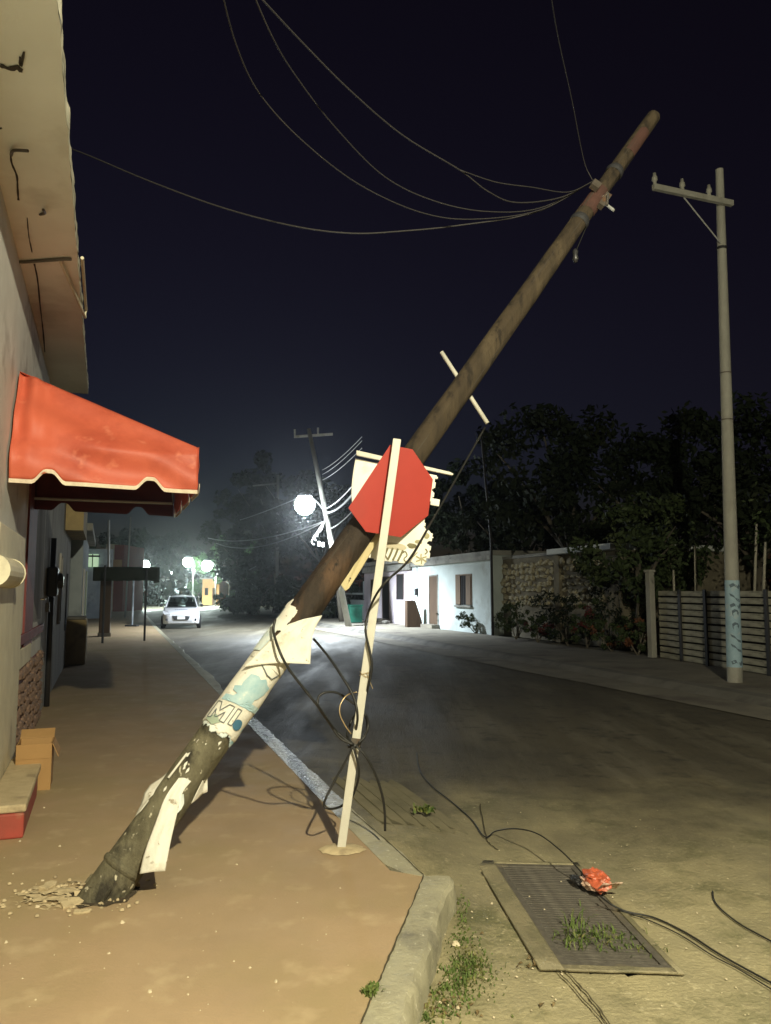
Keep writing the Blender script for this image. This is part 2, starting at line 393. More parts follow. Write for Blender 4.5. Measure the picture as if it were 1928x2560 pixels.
# left sidewalk and its kerb --------------------------------------------------
c1 = G(1132, 2196); near = G(1012, 2560)
nd = (near - c1).normalized()
outer = [S(110, 1.05), S(60, 1.12), S(35, 1.22), S(20.5, 1.38), S(12, 1.47), S(5.6, 1.53), S(4.5, 1.55)]
cu, cv = 3.95, 1.56
outer += [S(cu, cv), c1 + (S(cu, cv) - c1) * .0 + Vector((.005, .02, 0)), c1 + nd * .25, c1 + nd * .8, c1 + nd * 1.6, c1 + nd * 2.6, c1 + nd * 4.2, c1 + nd * 8]
outer = smooth_path(outer, 5)
KW = .165
def offset(path, d):
    out = []
    for i, p in enumerate(path):
        t = (path[min(i + 1, len(path) - 1)] - path[max(i - 1, 0)]).normalized()
        out.append(p + Vector((t.y, -t.x, 0)) * d)
    return out
iA = G(1058, 2192); iB = G(905, 2562); iD = (iB - iA).normalized()
inner = [S(110, .88), S(60, .95), S(35, 1.05), S(20.5, 1.21), S(12, 1.30), S(5.6, 1.365), S(4.5, 1.385), S(4.12, 1.39), iA, iA + iD * .5, iA + iD * 1.6, iA + iD * 4.2, iA + iD * 8]
# resample finely for a worn edge
def resample(path, step_fn):
    out = [path[0]]
    for a, c in zip(path, path[1:]):
        L = (c - a).length; k = max(1, int(L / step_fn((a + c) / 2)))
        for i in range(1, k + 1): out.append(a.lerp(c, i / k))
    return out
k_outer = resample(outer, lambda p: .05 if p.length < 9 else (.15 if p.length < 25 else 2))
k_inner = []
for p in k_outer:
    # nearest on the inner path
    best = None
    for a, c in zip(inner, inner[1:]):
        ab = c - a; t = max(0, min(1, (p - a).dot(ab) / max(ab.length_squared, 1e-9))); q = a + ab * t
        d = (q - p).length
        if best is None or d < best[0]: best = (d, q)
    k_inner.append(best[1])
mb = MB(); rows = []
for p, q in zip(k_outer, k_inner):
    far = (p.length > 9)
    w1 = .014 * nz((p.x * 3, p.y * 3, 1)) + .012 * nz((p.x * 11, p.y * 11, 2)) + (.05 * nz((p.x * 1.1, p.y * 1.1, 4)) if far else 0)
    o_ = p + (p - q).normalized() * w1
    zz = .004 + .004 * nz((p.x * 5, p.y * 5, 9))
    e = (p - q).normalized()
    rows.append([q + Z(-.30), q + Z(.003), q.lerp(o_, .5) + Z(zz + .003), o_ - e * .018 + Z(zz), o_ + Z(-.014 + .006 * nz((p.x * 9, p.y * 9, 3))),
                 o_ + e * (.012 + .012 * nz((p.x * 6, p.y * 6, 7))) + Z(-.07), o_ + e * .022 + Z(-.34)])
k = len(rows[0])
mb.add([p for r_ in rows for p in r_], [(i * k + j, (i + 1) * k + j, (i + 1) * k + j + 1, i * k + j + 1) for i in range(len(rows) - 1) for j in range(k - 1)])
kerb = struct(mb.build('kerb_left', M_kerb, smooth=True)); kerb.data.set_sharp_from_angle(angle=math.radians(28))
kerb.data.materials.append(pm('kerb_sheen', (.42, .42, .41), (.26, .265, .265), 6, .36, .8, 34, (.15, .15, .15), 4, (.55, .68), spec=.7, r2=.22, bdist=.03))  # lamp sheen put into this stretch as a greyer, glossier kerb
for p in kerb.data.polygons:
    uq = p.center.dot(SD)
    if 5.3 + .3 * nz(p.center, 5.0) < uq < 9.6 + .4 * nz(p.center, 3): p.material_index = 1
pts = [p for p in inner] + [W(-14, -8), W(110, -8)]
# sidewalk: top surface gridded by ear-clip via bmesh, with thickness
bm = bmesh.new()
f_ = bm.faces.new([bm.verts.new(p) for p in pts])
bmesh.ops.triangulate(bm, faces=[f_])
r_ = bmesh.ops.extrude_face_region(bm, geom=list(bm.faces))
bmesh.ops.translate(bm, verts=[g for g in r_['geom'] if isinstance(g, bmesh.types.BMVert)], vec=(0, 0, -.3))
bmesh.ops.recalc_face_normals(bm, faces=bm.faces)
me = bpy.data.meshes.new('sidewalk_left'); bm.to_mesh(me); bm.free(); me.materials.append(M_sidewalk)
sw = bpy.data.objects.new('sidewalk_left', me); COL.objects.link(sw); struct(sw)
# concrete repair discs: cracks in the pavement as thin recessed-looking joints
def crack(name, pts, mat, w=.006, h=.0035):
    pts = [Vector(p) for p in pts]; L = []; R_ = []
    for i, p in enumerate(pts):
        t = (pts[min(i + 1, len(pts) - 1)] - pts[max(i - 1, 0)]).normalized(); s_ = Vector((t.y, -t.x, 0)) * (w * (.6 + .8 * random.random()) / 2)
        L.append(p + s_ + Z(h)); R_.append(p - s_ + Z(h))
    nn = len(pts)
    return L + R_, [(i, i + 1, nn + i + 1, nn + i) for i in range(nn - 1)]

# right-hand pavement with its darker kerb
def wob(u, v, a=.05): return S(u, v + a * nz((u * .35, v, 3)))
uu = [-20, -10] + [x * .8 for x in range(0, 60)] + [55, 70, 110]
rows = [[S(u, 8.62 + .05 * nz((u * .5, 0, 3)), ROAD_Z + .006), S(u, 8.80 + .05 * nz((u * .4, 0, 5)), -.02 + .012 * nz((u, 1, 3))), S(u, 8.97, .0),
         S(u, 11.9, .02), S(u, 11.9, -.3)] for u in uu]
k = 5
struct(MB().add([p for r_ in rows for p in r_[:3]], [(i * 3 + j, i * 3 + j + 1, (i + 1) * 3 + j + 1, (i + 1) * 3 + j) for i in range(len(uu) - 1) for j in range(2)]).build('kerb_right', M_darkconc))
struct(MB().add([p for r_ in rows for p in r_[2:]], [(i * 3 + j, i * 3 + j + 1, (i + 1) * 3 + j + 1, (i + 1) * 3 + j) for i in range(len(uu) - 1) for j in range(2)]).build('sidewalk_right', M_farside))
# pale worn concrete gutter strip along the far kerb
struct(MB().add([p for u in uu for p in (S(u, 7.75 + .14 * nz((u * .3, 2, 1)), ROAD_Z + .012), S(u, 8.63 + .05 * nz((u * .5, 0, 3)), ROAD_Z + .014))],
                [(2 * i, 2 * i + 1, 2 * i + 3, 2 * i + 2) for i in range(len(uu) - 1)]).build('gutter_strip', M_farside))

# grooved concrete ramp beside the kerb: planks of concrete between grooves
ramp = struct(MB().add([S(5.02 + 1.3 * i / 20, 1.64 + .57 * j / 10, road_h(5.02 + 1.3 * i / 20, 1.64 + .57 * j / 10) + .0025) for i in range(21) for j in range(11)], [(i * 11 + j, i * 11 + j + 1, (i + 1) * 11 + j + 1, (i + 1) * 11 + j) for i in range(20) for j in range(10)]).build('ramp_bed', pm('groove_dirt', (.13, .115, .065), (.09, .08, .045), 5, .95, .3, 40)))
nst = 6
M_strip = pm('olive_strip_concrete', (.215, .19, .12), (.16, .145, .09), 3, .9, .4, 45, (.115, .105, .065), 1.6, (.54, .7))
for i in range(nst):
    v0 = 1.63 + i * .100; v1 = v0 + .086; p_ = []
    ua = 4.90 + .10 * random.random(); ub = 6.55 - .25 * random.random()
    nseg = 10; mb = MB(); a_ = []
    for q in range(nseg + 1):
        u = ua + (ub - ua) * q / nseg
        z0 = max(road_h(u, v0), road_h(u, v1)) + .006 - .016 * sstep(.16, 0, q / nseg) - .016 * sstep(.84, 1, q / nseg)
        a_ += [S(u, v0, z0 - .02), S(u, v0 + .006, z0), S(u, v1 - .006, z0), S(u, v1, z0 - .02)]
    mb.add(a_, [(4 * q + j, 4 * q + j + 1, 4 * q + j + 5, 4 * q + j + 4) for q in range(nseg) for j in range(3)])
    mb.build('concrete_strip', M_strip, parent=ramp)

# ================================================================== STREET LAMPS
def lamp(name, head, poleb, col, power, label, lens_r=.2, pole_h=None, tilt_pole=None, lens_e=60, own_pole=True, group=None, rad=.1, cone=150, omni=.20):
    head = Vector(head); base = Vector(poleb)
    t = thing(name, base if own_pole else Vector((base.x, base.y, head.z)), label, 'street lamp', group)
    topz = head.z + .15
    top = Vector((base.x, base.y, topz)) if tilt_pole is None else Vector(tilt_pole)
    if own_pole:
        MB().tube([base, top], [.075, .05], 10).build('pole', M_galv, t, smooth=True)
    d = (head - top); d.z = 0
    MB().tube(smooth_path([top - Z(.25), top + d * .35 + Z(.12), head + Z(.12 if not cone else lens_r * 1.2)], 5), .028, 8).build('arm', M_galv, t, smooth=True)
    e = d.normalized() if d.length > .01 else Vector((1, 0, 0))
    s_ = Vector((-e.y, e.x, 0))
    hb = MB()
    def shell(u, v):
        th = 2 * math.pi * u; ph = math.pi / 2 * v
        return head + e * (lens_r * (1.35 if not cone else .75) * math.cos(th) * math.cos(ph)) + s_ * (lens_r * (.95 if not cone else .75) * math.sin(th) * math.cos(ph)) + Z((.03 if not cone else lens_r * .8) + lens_r * .45 * math.sin(ph))
    hb.grid(shell, 14, 5).build('housing', M_lamphead, t, smooth=True, solid=.01)
    if cone: MB().sphere(head, lens_r * .98, 18, 12).build('lens', emit(name + '_glow' + str(round(lens_e)), col, lens_e), t, smooth=True)  # globe enlarged to the size of the lamp's bloom
    else: MB().grid(lambda u, v: head + e * (lens_r * 1.2 * math.cos(2 * math.pi * u) * math.cos(math.pi / 2 * v)) + s_ * (lens_r * .85 * math.sin(2 * math.pi * u) * math.cos(math.pi / 2 * v)) + Z(.02 - lens_r * .75 * math.sin(math.pi / 2 * v)), 14, 6).build('lens', emit(name + '_glow' + str(round(lens_e)), col, lens_e), t, smooth=True)
    li = bpy.data.lights.new('lamp_light', 'SPOT' if cone else 'POINT'); li.energy = power; li.color = col; li.shadow_soft_size = rad
    lo = bpy.data.objects.new('lamp_light', li); COL.objects.link(lo); lo.parent = t
    if cone:
        l2 = bpy.data.lights.new('lamp_glow', 'POINT'); l2.energy = power * omni; l2.color = col; l2.shadow_soft_size = rad
        o2 = bpy.data.objects.new('lamp_glow', l2); COL.objects.link(o2); o2.parent = t; o2.location = head + Z(-lens_r - rad - .03) - org(t)
        li.spot_size = math.radians(cone); li.spot_blend = .55
    lo.location = head + Z(-(lens_r if cone else lens_r * .75) - rad - .02) - org(t)
    return t
COLD = (.86, .95, 1.0); GREENISH = (.84, 1.0, .93)
WARM = (1.0, .925, .66)
lamp('street_lamp', (1.81, -1.52, 5.05), (4.1, -2.6, -.13), WARM, 3450, 'warm street lamp on a tall post at the near corner', lens_r=.22, lens_e=40, rad=.06, cone=0)
MAINHEAD = P(762, 1262, 32.5)
MPB = S(32.8, 9.15)
pole_top = P(772, 1072, 34.3)
lampt = lamp('street_lamp', MAINHEAD, MPB, COLD, 7500, 'brightest white street lamp above the road beside the red sign', lens_r=.44, lens_e=60, omni=.10, own_pole=False,
     tilt_pole=MPB.lerp(pole_top, (MAINHEAD.z + .1) / pole_top.z))
lamp('street_lamp', P(362, 1412, 74), P(352, 1412, 74).xy.to_3d(), GREENISH, 5000, 'white street lamp just above the end of the dark canopy', lens_r=.46, lens_e=50)
lamp('street_lamp', P(470, 1405, 84), P(484, 1405, 84).xy.to_3d(), GREENISH, 6500, 'far white street lamp above the parked car, taller of a close pair', lens_r=.56, lens_e=50)
lamp('street_lamp', P(518, 1414, 80), P(541, 1414, 80).xy.to_3d(), GREENISH, 6500, 'far white street lamp beside the lit orange house', lens_r=.58, lens_e=50)
lamp('street_lamp', P(428, 1432, 112), P(436, 1432, 112).xy.to_3d(), GREENISH, 4500, 'small distant white street lamp between the other far lamps', lens_r=.46, lens_e=50)
lamp('street_lamp', P(480, 1424, 104), P(488, 1424, 104).xy.to_3d(), GREENISH, 4500, 'dimmer distant street lamp just below the taller lamp of the pair', lens_r=.44, lens_e=50)

# ================================================================== LEFT-HAND BUILDINGS
WALLW = -1.475
def wallbox(mb, a0, a1, z0, z1, w0, w1):
    return mb.box(W(a0, w0, z0), AA * ((a1 - a0) * KL), AW * ((w1 - w0) * KL), Z(zf(z1) - zf(z0)))
# --- corner shop with the concrete eave
shop = thing('corner_shop', W(0, WALLW), 'corner shop front in limewash with deep cracked concrete eave on the left', 'building')
mb = MB(); wallbox(mb, -9, 4.5, 0, 4.24, WALLW - 5, WALLW); mb.build('wall', M_wallwhite, shop)
EDGE = -1.02
mb = MB()
def soff(u, v):
    a = -9 + 13.6 * u; w = WALLW - .1 + (EDGE - WALLW + .1) * v
    return W(a, w + (.012 * nz((a * 3, 1, 1)) + .01 * nz((a * 9, 3, 1)) if v > .9 else 0), 4.24 + .008 * nz((a * .8, w * 2, 1)))
mb.grid(soff, 150, 8)
sofo = mb.build('soffit', M_soffit, shop, smooth=True)
mb = MB()
def fasc(u, v):
    a = -9 + 13.6 * u
    e = .012 * nz((a * 3, 1, 1)) + .01 * nz((a * 9, 3, 1))
    return W(a, EDGE + e + .012 * nz((a * 4, v * 3, 8)), 4.24 + .13 * v + (.018 * nz((a * 5, 3, 2)) if v > .9 else 0))
mb.grid(fasc, 220, 3); mb.build('fascia', M_fascia, shop, smooth=True)
mb = MB(); wallbox(mb, -9, 4.6, 4.375, 4.42, WALLW - 5, EDGE - .01); mb.build('roof_slab', M_roofslab, shop)
mb = MB(); wallbox(mb, 4.6, 4.62, 4.24, 4.4, WALLW, EDGE); mb.build('slab_end', M_fascia, shop)
# cracks, reinforcement hooks and lighter repair joint on the eave underside
def soffpt(px, py, dz=.0):
    r = ray(px, py); t = (zf(4.24) - dz - CAM_Z) / r.z; return Vector((0, 0, CAM_Z)) + r * t
def crackstrip(pix, w, name, mat, dz=.006):
    p = smooth_path([soffpt(*q, dz) for q in pix], 4); v_, f_ = crack('c', p, None, w, 0)
    return MB().add(v_, f_).build(name, mat, shop, solid=.004)
M_crack = pm('crack_shadow', (.06, .05, .04), None, rough=.95, bump=0)
crackstrip([(0, 163), (25, 172), (45, 168), (52, 180)], .022, 'crack', M_crack)
crackstrip([(50, 142), (52, 165), (60, 130)], .012, 'crack', M_crack)
crackstrip([(26, 388), (30, 410), (42, 440), (44, 470), (46, 500)], .010, 'crack', M_crack)
crackstrip([(68, 545), (72, 590), (80, 630)], .007, 'crack', M_crack)
crackstrip([(86, 660), (94, 700), (100, 760), (108, 830), (112, 880)], .010, 'crack', M_crack)
crackstrip([(0, 320), (3, 322)], .02, 'crack', M_crack)
for (p0, p1, p2) in (((28, 388), (34, 376), (70, 377)), ((100, 536), (112, 533), (108, 524))):
    q = [soffpt(*p0, .0), soffpt(*p1, .03), soffpt(*p2, .05)]
    MB().tube(smooth_path(q, 4), .009, 6).build('rebar_hook', M_steel, shop)
MB().tube([soffpt(10, 653, .012), soffpt(60, 655, .014), soffpt(160, 648, .016), soffpt(178, 648, .016)], .012, 8).build('conduit', M_darkconc, shop)
MB().tube([soffpt(150, 650, .02), W(1.36, EDGE + .03, 4.225), W(1.36, EDGE + .035, 4.30), W(.1, EDGE + .03, 4.31)], .013, 8).build('pipe', M_cream, shop)
# pilasters and doorway trim on the shop front
mb = MB(); wallbox(mb, -.6, 1.28, 0, 2.0, WALLW, WALLW + .05); mb.build('pilaster', M_cream, shop, bevel=.01)
mb = MB(); wallbox(mb, 1.95, 2.9, .98, 2.9, WALLW, WALLW + .02); mb.build('red_panel', M_redpaint, shop)
mb = MB(); wallbox(mb, 1.30, 4.48, 1.04, 1.13, WALLW, WALLW + .035); mb.build('dado_rail', M_redpaint, shop, bevel=.006)
mb = MB(); wallbox(mb, 1.30, 2.7, .84, 1.0, WALLW, WALLW + .03); mb.build('white_band', M_cream, shop)
mb = MB(); wallbox(mb, 1.30, 4.46, 0, .82, WALLW, WALLW + .012); mb.build('dado_bed', M_redpaint, shop)
mb = MB(); wallbox(mb, 3.0, 4.2, 1.2, 3.0, WALLW, WALLW + .012); mb.build('door_panel', M_wallgrey, shop)
mb = MB().tube([W(3.9, WALLW + .02, 1.42), W(3.9, WALLW + .07, 1.42), W(3.8, WALLW + .07, 1.42)], .012, 8); mb.build('door_handle', pm('polished_handle', (.7, .7, .68), None, rough=.2, bump=0, metal=.8), shop)
# rubble stones of the dado
def stone_mesh(name, mat, seed, sx=1, sy=1, sz=1):
    random.seed(seed); bm = bmesh.new(); bmesh.ops.create_icosphere(bm, subdivisions=1, radius=.5)
    for v in bm.verts:
        v.co *= 1 + .22 * noise.noise(v.co * 2 + Vector((seed, 0, 0)))
        v.co = Vector((max(-.42, min(.42, v.co.x)), max(-.42, min(.42, v.co.y)), max(-.42, min(.42, v.co.z))))
    me = bpy.data.meshes.new(name); bm.to_mesh(me); bm.free(); me.materials.append(mat); return me
ST2 = [stone_mesh('dado_stone', M_stone2, i) for i in range(5)]
ST1 = [stone_mesh('wall_stone', M_stone, 20 + i) for i in range(6)]
def put(me, name, loc, rot, scl, parent):
    o = bpy.data.objects.new(name, me); COL.objects.link(o); o.parent = parent
    o.location = Vector(loc) - org(parent); o.rotation_euler = rot; o.scale = scl; ORG[o.name] = Vector(loc); return o
random.seed(3)
z = .06
while z < .76:
    a = 1.36 + .1 * random.random()
    hh = .085 + .04 * random.random()
    while a < 4.35:
        ww = .10 + .13 * random.random()
        put(random.choice(ST2), 'stone', W(a + ww / 2, WALLW + .022, z + hh / 2 + random.uniform(-.02, .02)), (random.uniform(-.2, .2), random.uniform(-.25, .25), a20 + math.pi / 2), (ww * random.uniform(.9, 1.35), .07, hh * random.uniform(.9, 1.4)), shop)
        a += ww + .008
    z += hh + .008
# shop step, painted red riser
step = thing('entrance_step', W(-.2, WALLW + .25), 'worn concrete entrance step with faded red front at the shop', 'step')
mb = MB(); wallbox(mb, -.70, .42, 0, .15, WALLW + .051, WALLW + .30); mb.build('riser', M_redstep, step, bevel=.012)
mb = MB(); wallbox(mb, -.69, 1.02, .152, .20, WALLW + .052, WALLW + .31); mb.build('tread', M_plaster, step, bevel=.012)
mb = MB(); wallbox(mb, .43, 1.05, 0, .15, WALLW + .051, WALLW + .29); mb.build('side_block', M_plaster, step)
# cardboard box
bxt = thing('cardboard_box', W(1.25, WALLW + .3), 'open brown cardboard box by the shop wall beyond the step', 'box')
c = G(86, 1977); bx_ = AW; by_ = AA
ORG[bxt.name] = c; bxt.location = c
o_ = c - bx_ * .14
mb = MB()
th = .008
mb.box(o_, bx_ * .25, by_ * th, Z(.34)); mb.box(o_ + by_ * .3, bx_ * .25, by_ * th, Z(.34))
mb.box(o_ + by_ * th, bx_ * th, by_ * (.3 - th), Z(.34)); mb.box(o_ + by_ * th + bx_ * (.25 - th), bx_ * th, by_ * (.3 - th), Z(.34))
mb.box(o_ + by_ * th + bx_ * th, bx_ * (.25 - 2 * th), by_ * (.3 - th), Z(th))
mb.build('carton', M_card, bxt)
MB().box(o_ + Z(.345) - by_ * .001, bx_ * .25, by_ * -.004 - Z(.0), Z(-.11)).build('flap', M_card, bxt)
MB().box(o_ + bx_ * .252 + Z(.34), by_ * .3, bx_ * .045 - Z(.10), bx_ * .004 + Z(.004)).build('flap', M_card, bxt)
MB().box(o_ + by_ * .3 + Z(.341), bx_ * .25, by_ * .10 + Z(.05), Z(.006)).build('flap', M_card, bxt)
# rounded cream canister on the pilaster (rolled shutter end)
rb = thing('shutter_housing', W(.35, WALLW + .06, 1.645), 'round cream rolled shutter housing end on the shop wall', 'shutter')
mb = MB(); mb.tube([W(-.9, WALLW + .05, 1.645), W(.10, WALLW + .05, 1.645)], .10, 20); mb.build('roll_cover', M_cream, rb, smooth=False)
mb = MB(); mb.tube([W(.10, WALLW + .05, 1.645), W(.14, WALLW + .05, 1.645)], .107, 20); mb.build('end_cap', M_cream, rb)
# --- awning -------------------------------------------------------------------
aw = thing('shop_awning', W(1.2, -.7, 2.4), 'orange-red canvas shop awning with scalloped cream-trimmed valance', 'awning')
LEN = 2.44; PRJ = -WALLW - .02
zi, zo, zb = 3.36, 2.735, 2.36
ZF = 2.66
def hip(z): return .55 * max(0, z - ZF)
def sag(u, v): return 0
def scal(w):           # bottom edge of the valance: notches between scallops (w from -PRJ to 0)
    per = .78; q = ((w + .385) % per) / per    # notch centred at q = 0
    dq = min(q, 1 - q) * per
    return .088 * (1 - sstep(.022, .125, dq))
def side(a, flipn):
    def fn(u, v):
        w = -PRJ + PRJ * u
        top = zi + (zo - zi) * u; bot = zb + scal(w) + .03 * (1 - u)
        z = bot + (top - bot) * v
        bul = .035 * math.sin(math.pi * v) * nz((w * 2.2, z * 3.5, 3)) + .034 * math.sin(z * 17 + w * 5.5 + 1.5 * nz((w * 2, z, 1))) * (1 - v) * (.4 + v) * 1.4
        bul += .07 * math.sin(w * 30) * max(0, 1 - u * 4.5) * v
        return W(a + bul * flipn + flipn * hip(z), w, z)
    return fn
MB().grid(side(0, 1), 70, 30).build('side_panel', M_awning, aw, smooth=True, solid=.003)
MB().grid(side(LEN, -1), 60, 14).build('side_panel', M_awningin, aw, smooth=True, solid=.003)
MB().grid(lambda u, v: W(hip(zi + (zo - zi) * v) + .004 + (LEN - .008 - 2 * hip(zi + (zo - zi) * v)) * u, -PRJ * (1 - v), zi + (zo - zi) * v - .02 * math.sin(math.pi * v) * math.sin(math.pi * u)), 20, 12).build('top_panel', M_awning, aw, smooth=True, solid=.003)
MB().grid(lambda u, v: W(.004 + (LEN - .008) * u, .004 + .01 * nz((u * 9, v * 3, 2)), (zb + scal(LEN * u * .97 - .32)) + (zo - zb - scal(LEN * u * .97 - .32)) * v), 60, 10).build('front_valance', M_awning, aw, smooth=True, solid=.003)
# cream binding tape along the scallops
def tape(fn_edge, k, name, off):
    mb = MB(); pts = [fn_edge(i / k) for i in range(k + 1)]
    v_ = []; 
    for p in pts: v_ += [p + off + Z(.002), p + off + Z(-.027)]
    mb.add(v_, [(2 * i, 2 * i + 1, 2 * i + 3, 2 * i + 2) for i in range(k)]); return mb.build(name, M_trim, aw, solid=.005)
sd = side(0, 1)
tape(lambda u: sd(u, 0), 70, 'edge_binding', -AA * .004)
tape(lambda u: W(LEN * u, .012, zb + scal(LEN * u * .97 - .32)), 70, 'edge_binding', AW * .003)
for a in (.09, LEN - .09):
    MB().tube([W(a, -PRJ, zb + .14), W(a, -.02, zb + .14), W(a, -.02, zo - .06)], .014, 8).build('frame_bar', M_galv, aw)
MB().tube([W(.09, -.02, zo - .06), W(LEN - .09, -.02, zo - .06)], .014, 8).build('frame_bar', M_galv, aw)

# --- second building: grey render with meter and conduit
b2 = thing('grey_building', W(8, WALLW), 'streaked grey single-storey facade next to the shop, with meter', 'building')
mb = MB(); wallbox(mb, 4.62, 13.4, 0, 3.25, WALLW - 5, WALLW - .02); mb.build('wall', M_wallgrey, b2)
mb = MB(); wallbox(mb, 10.2, 13.4, 2.75, 3.4, WALLW - .02, WALLW + .32); mb.build('eave', M_yellowstone, b2)
mb = MB(); wallbox(mb, 4.65, 13.4, 3.26, 3.4, WALLW - 5, WALLW - .03); mb.build('roof_slab', M_roofslab, b2)
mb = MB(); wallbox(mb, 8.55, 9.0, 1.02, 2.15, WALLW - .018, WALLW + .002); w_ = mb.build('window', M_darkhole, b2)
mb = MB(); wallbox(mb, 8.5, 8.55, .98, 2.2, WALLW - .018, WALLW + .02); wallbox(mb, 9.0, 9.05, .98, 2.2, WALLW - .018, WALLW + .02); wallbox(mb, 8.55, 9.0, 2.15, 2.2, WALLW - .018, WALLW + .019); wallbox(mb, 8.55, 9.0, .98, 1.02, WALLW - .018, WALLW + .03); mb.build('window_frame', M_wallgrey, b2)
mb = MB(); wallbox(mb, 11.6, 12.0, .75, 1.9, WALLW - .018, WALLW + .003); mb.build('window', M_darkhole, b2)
mt = thing('electricity_meter', W(5.55, WALLW, 1.6), 'black electricity meter with conduit down the grey facade', 'meter')
mb = MB(); wallbox(mb, 5.38, 5.78, 1.44, 1.86, WALLW - .019, WALLW + .13); mb.build('box', M_plasticdark, mt, bevel=.03)
mb = MB().tube([W(5.56, WALLW + .13, 1.66), W(5.56, WALLW + .19, 1.66)], .10, 16); mb.build('dial', M_plasticdark, mt)
mb = MB(); mb.tube([W(5.56, WALLW + .191, 1.66), W(5.56, WALLW + .20, 1.66)], .082, 16); mb.build('dial_glass', M_meterglass, mt)
mb = MB(); wallbox(mb, 5.46, 5.60, 1.24, 1.36, WALLW - .019, WALLW + .03); mb.build('breaker', M_meterglass, mt)
mb = MB().tube([W(5.85, WALLW + .03, 0.0), W(5.85, WALLW + .03, 2.3)], .035, 10); mb.build('conduit', M_plasticdark, mt, smooth=True)
yb = thing('ochre_block', G(180, 1662), 'ochre painted masonry block standing against the grey facade', 'block')
q = G(158, 1664); ORG[yb.name] = q; yb.location = q
MB().box(q, AW * .42, AA * 1.1, Z(.93)).build('block', M_yellowstone, yb, bevel=.03)
MB().box(q + AW * .02 + Z(.931), AW * .38, AA * 1.05, Z(.05)).build('cap', M_darkconc, yb, bevel=.01)
# --- third: blue-grey house with white door
b3 = thing('blue_house', W(16, WALLW), 'blue-grey house with pale door beyond the grey facade', 'building')
mb = MB(); wallbox(mb, 13.6, 20.5, 0, 3.0, WALLW - 5, WALLW + .25); mb.build('wall', M_wallblue, b3)
mb = MB(); wallbox(mb, 14.6, 15.8, 0, 2.1, WALLW + .251, WALLW + .28); d_ = mb.build('door', M_wallwhite, b3)
mb = MB(); wallbox(mb, 17.4, 18.6, .0, 2.1, WALLW + .251, WALLW + .28); mb.build('door', M_paleg, b3)
mb = MB(); wallbox(mb, 13.5, 20.6, 3.001, 3.18, WALLW - 5, WALLW + .45); mb.build('roof_slab', M_roofslab, b3)
# --- brown pillar / wall end
bp_ = thing('brown_pillar', G(257, 1590), 'tall dark brown wall end beside the canopy posts', 'pillar')
q = G(246, 1592); ORG[bp_.name] = q; bp_.location = q
MB().box(q, AW * .36, AA * .5, Z(2.35)).build('shaft', M_doorbrown, bp_, bevel=.02)
MB().box(q - AW * .03 - AA * .03, AW * .42, AA * .56, Z(.12)).build('plinth', M_darkconc, bp_)
# dark flat canopy on thin posts
cn = thing('dark_canopy', G(310, 1602), 'dark flat cloth canopy on thin posts over the sidewalk', 'canopy')
q0 = P(232, 1452, 25); q1 = P(398, 1456, 25)
dx = (q1 - q0); dx.z = 0
ORG[cn.name] = q0.xy.to_3d(); cn.location = q0.xy.to_3d()
MB().grid(lambda u, v: q0 + dx * u + AA * (3.0 * v) + Z(.44 + .05 * math.sin(u * 9) * v - .02 * nz((u * 5, v * 5, 1))), 16, 8).build('roof_cloth', M_canopycloth, cn, smooth=True, solid=.01)
MB().grid(lambda u, v: q0 + dx * u + Z(.44 * v + (.03 * nz((u * 7, 0, 1)) if v == 0 else 0)) + AA * (-.012 + .02 * nz((u * 9, v * 2, 4))), 24, 4).build('valance', M_canopycloth, cn, smooth=True, solid=.01)
MB().grid(lambda u, v: q1 + AA * (3.0 * u) + Z(.40 * v), 14, 4).build('valance', M_canopycloth, cn, smooth=True, solid=.01)
for (px, py) in ((361, 1602), (256, 1608)):
    g = G(px, py); MB().tube([g, Vector((g.x, g.y, q0.z + .43))], .035, 8).build('post', M_darkpost, cn)
for (px, py) in ((330, 1566),):
    g = G(px, py); MB().tube([g, Vector((g.x, g.y, q0.z + .42))], .045, 8).build('post', M_wallblue, cn)
    MB().box(g - X(.25) - Yv(.2), X(.5), Yv(.4), Z(.07)).build('foot_plate', M_darkpost, cn)
# slim white posts farther down
for (px, y0, y1, Yd, lean, lab) in ((272, 1300, 1578, 30, 0, 'slim white steel post beside the brown wall end'), (313, 1292, 1540, 46, 14, 'thin leaning grey post behind the dark canopy')):
    a_ = G(px, y1); a_ = P(px, y1, Yd); a_.z = 0; t_ = P(px + lean, y0, Yd)
    o = MB().tube([a_, t_], [.055, .045], 10).build('utility_post', M_galv if lean == 0 else M_polecon, base=a_, smooth=True)
    tag(o, lab, 'post')
# far left block: lit window, red and cream walls
fb = thing('cream_house', S(40, -4), 'dark house with a lit green-white window above the canopy', 'building')
q = P(206, 1470, 44).xy.to_3d(); ORG[fb.name] = q; fb.location = q
h_ = P(206, 1372, 44).z
MB().box(q, AW * 1.6, AA * 6, Z(h_)).build('wall', M_wallblue, fb)
w0 = P(214, 1417, 43.9); MB().box(w0 - AA * .02, AW * .68, AA * .03, Z(.72)).build('window', emit('lit_window', (.62, .85, .55), .55), fb)
MB().box(w0 - AA * .06 - AW * .05 + Z(.56), AW * .8, AA * .05, Z(.10)).build('window_bar', M_darkpost, fb)
MB().box(w0 - AA * .06 + AW * .33, AW * .05, AA * .03, Z(.72)).build('window_bar', M_darkpost, fb)
fr = thing('red_house', S(58, -5), 'red and cream house corner behind the slim white post', 'building')
q = P(272, 1470, 60).xy.to_3d(); ORG[fr.name] = q; fr.location = q
MB().box(P(262, 1470, 60).xy.to_3d(), X(.65), Yv(5), Z(P(262, 1360, 60).z)).build('side_wall', M_cream, fr)
MB().box(P(283, 1470, 60).xy.to_3d(), X(.75), Yv(5), Z(P(283, 1362, 60).z)).build('wall', M_redhouse, fr)
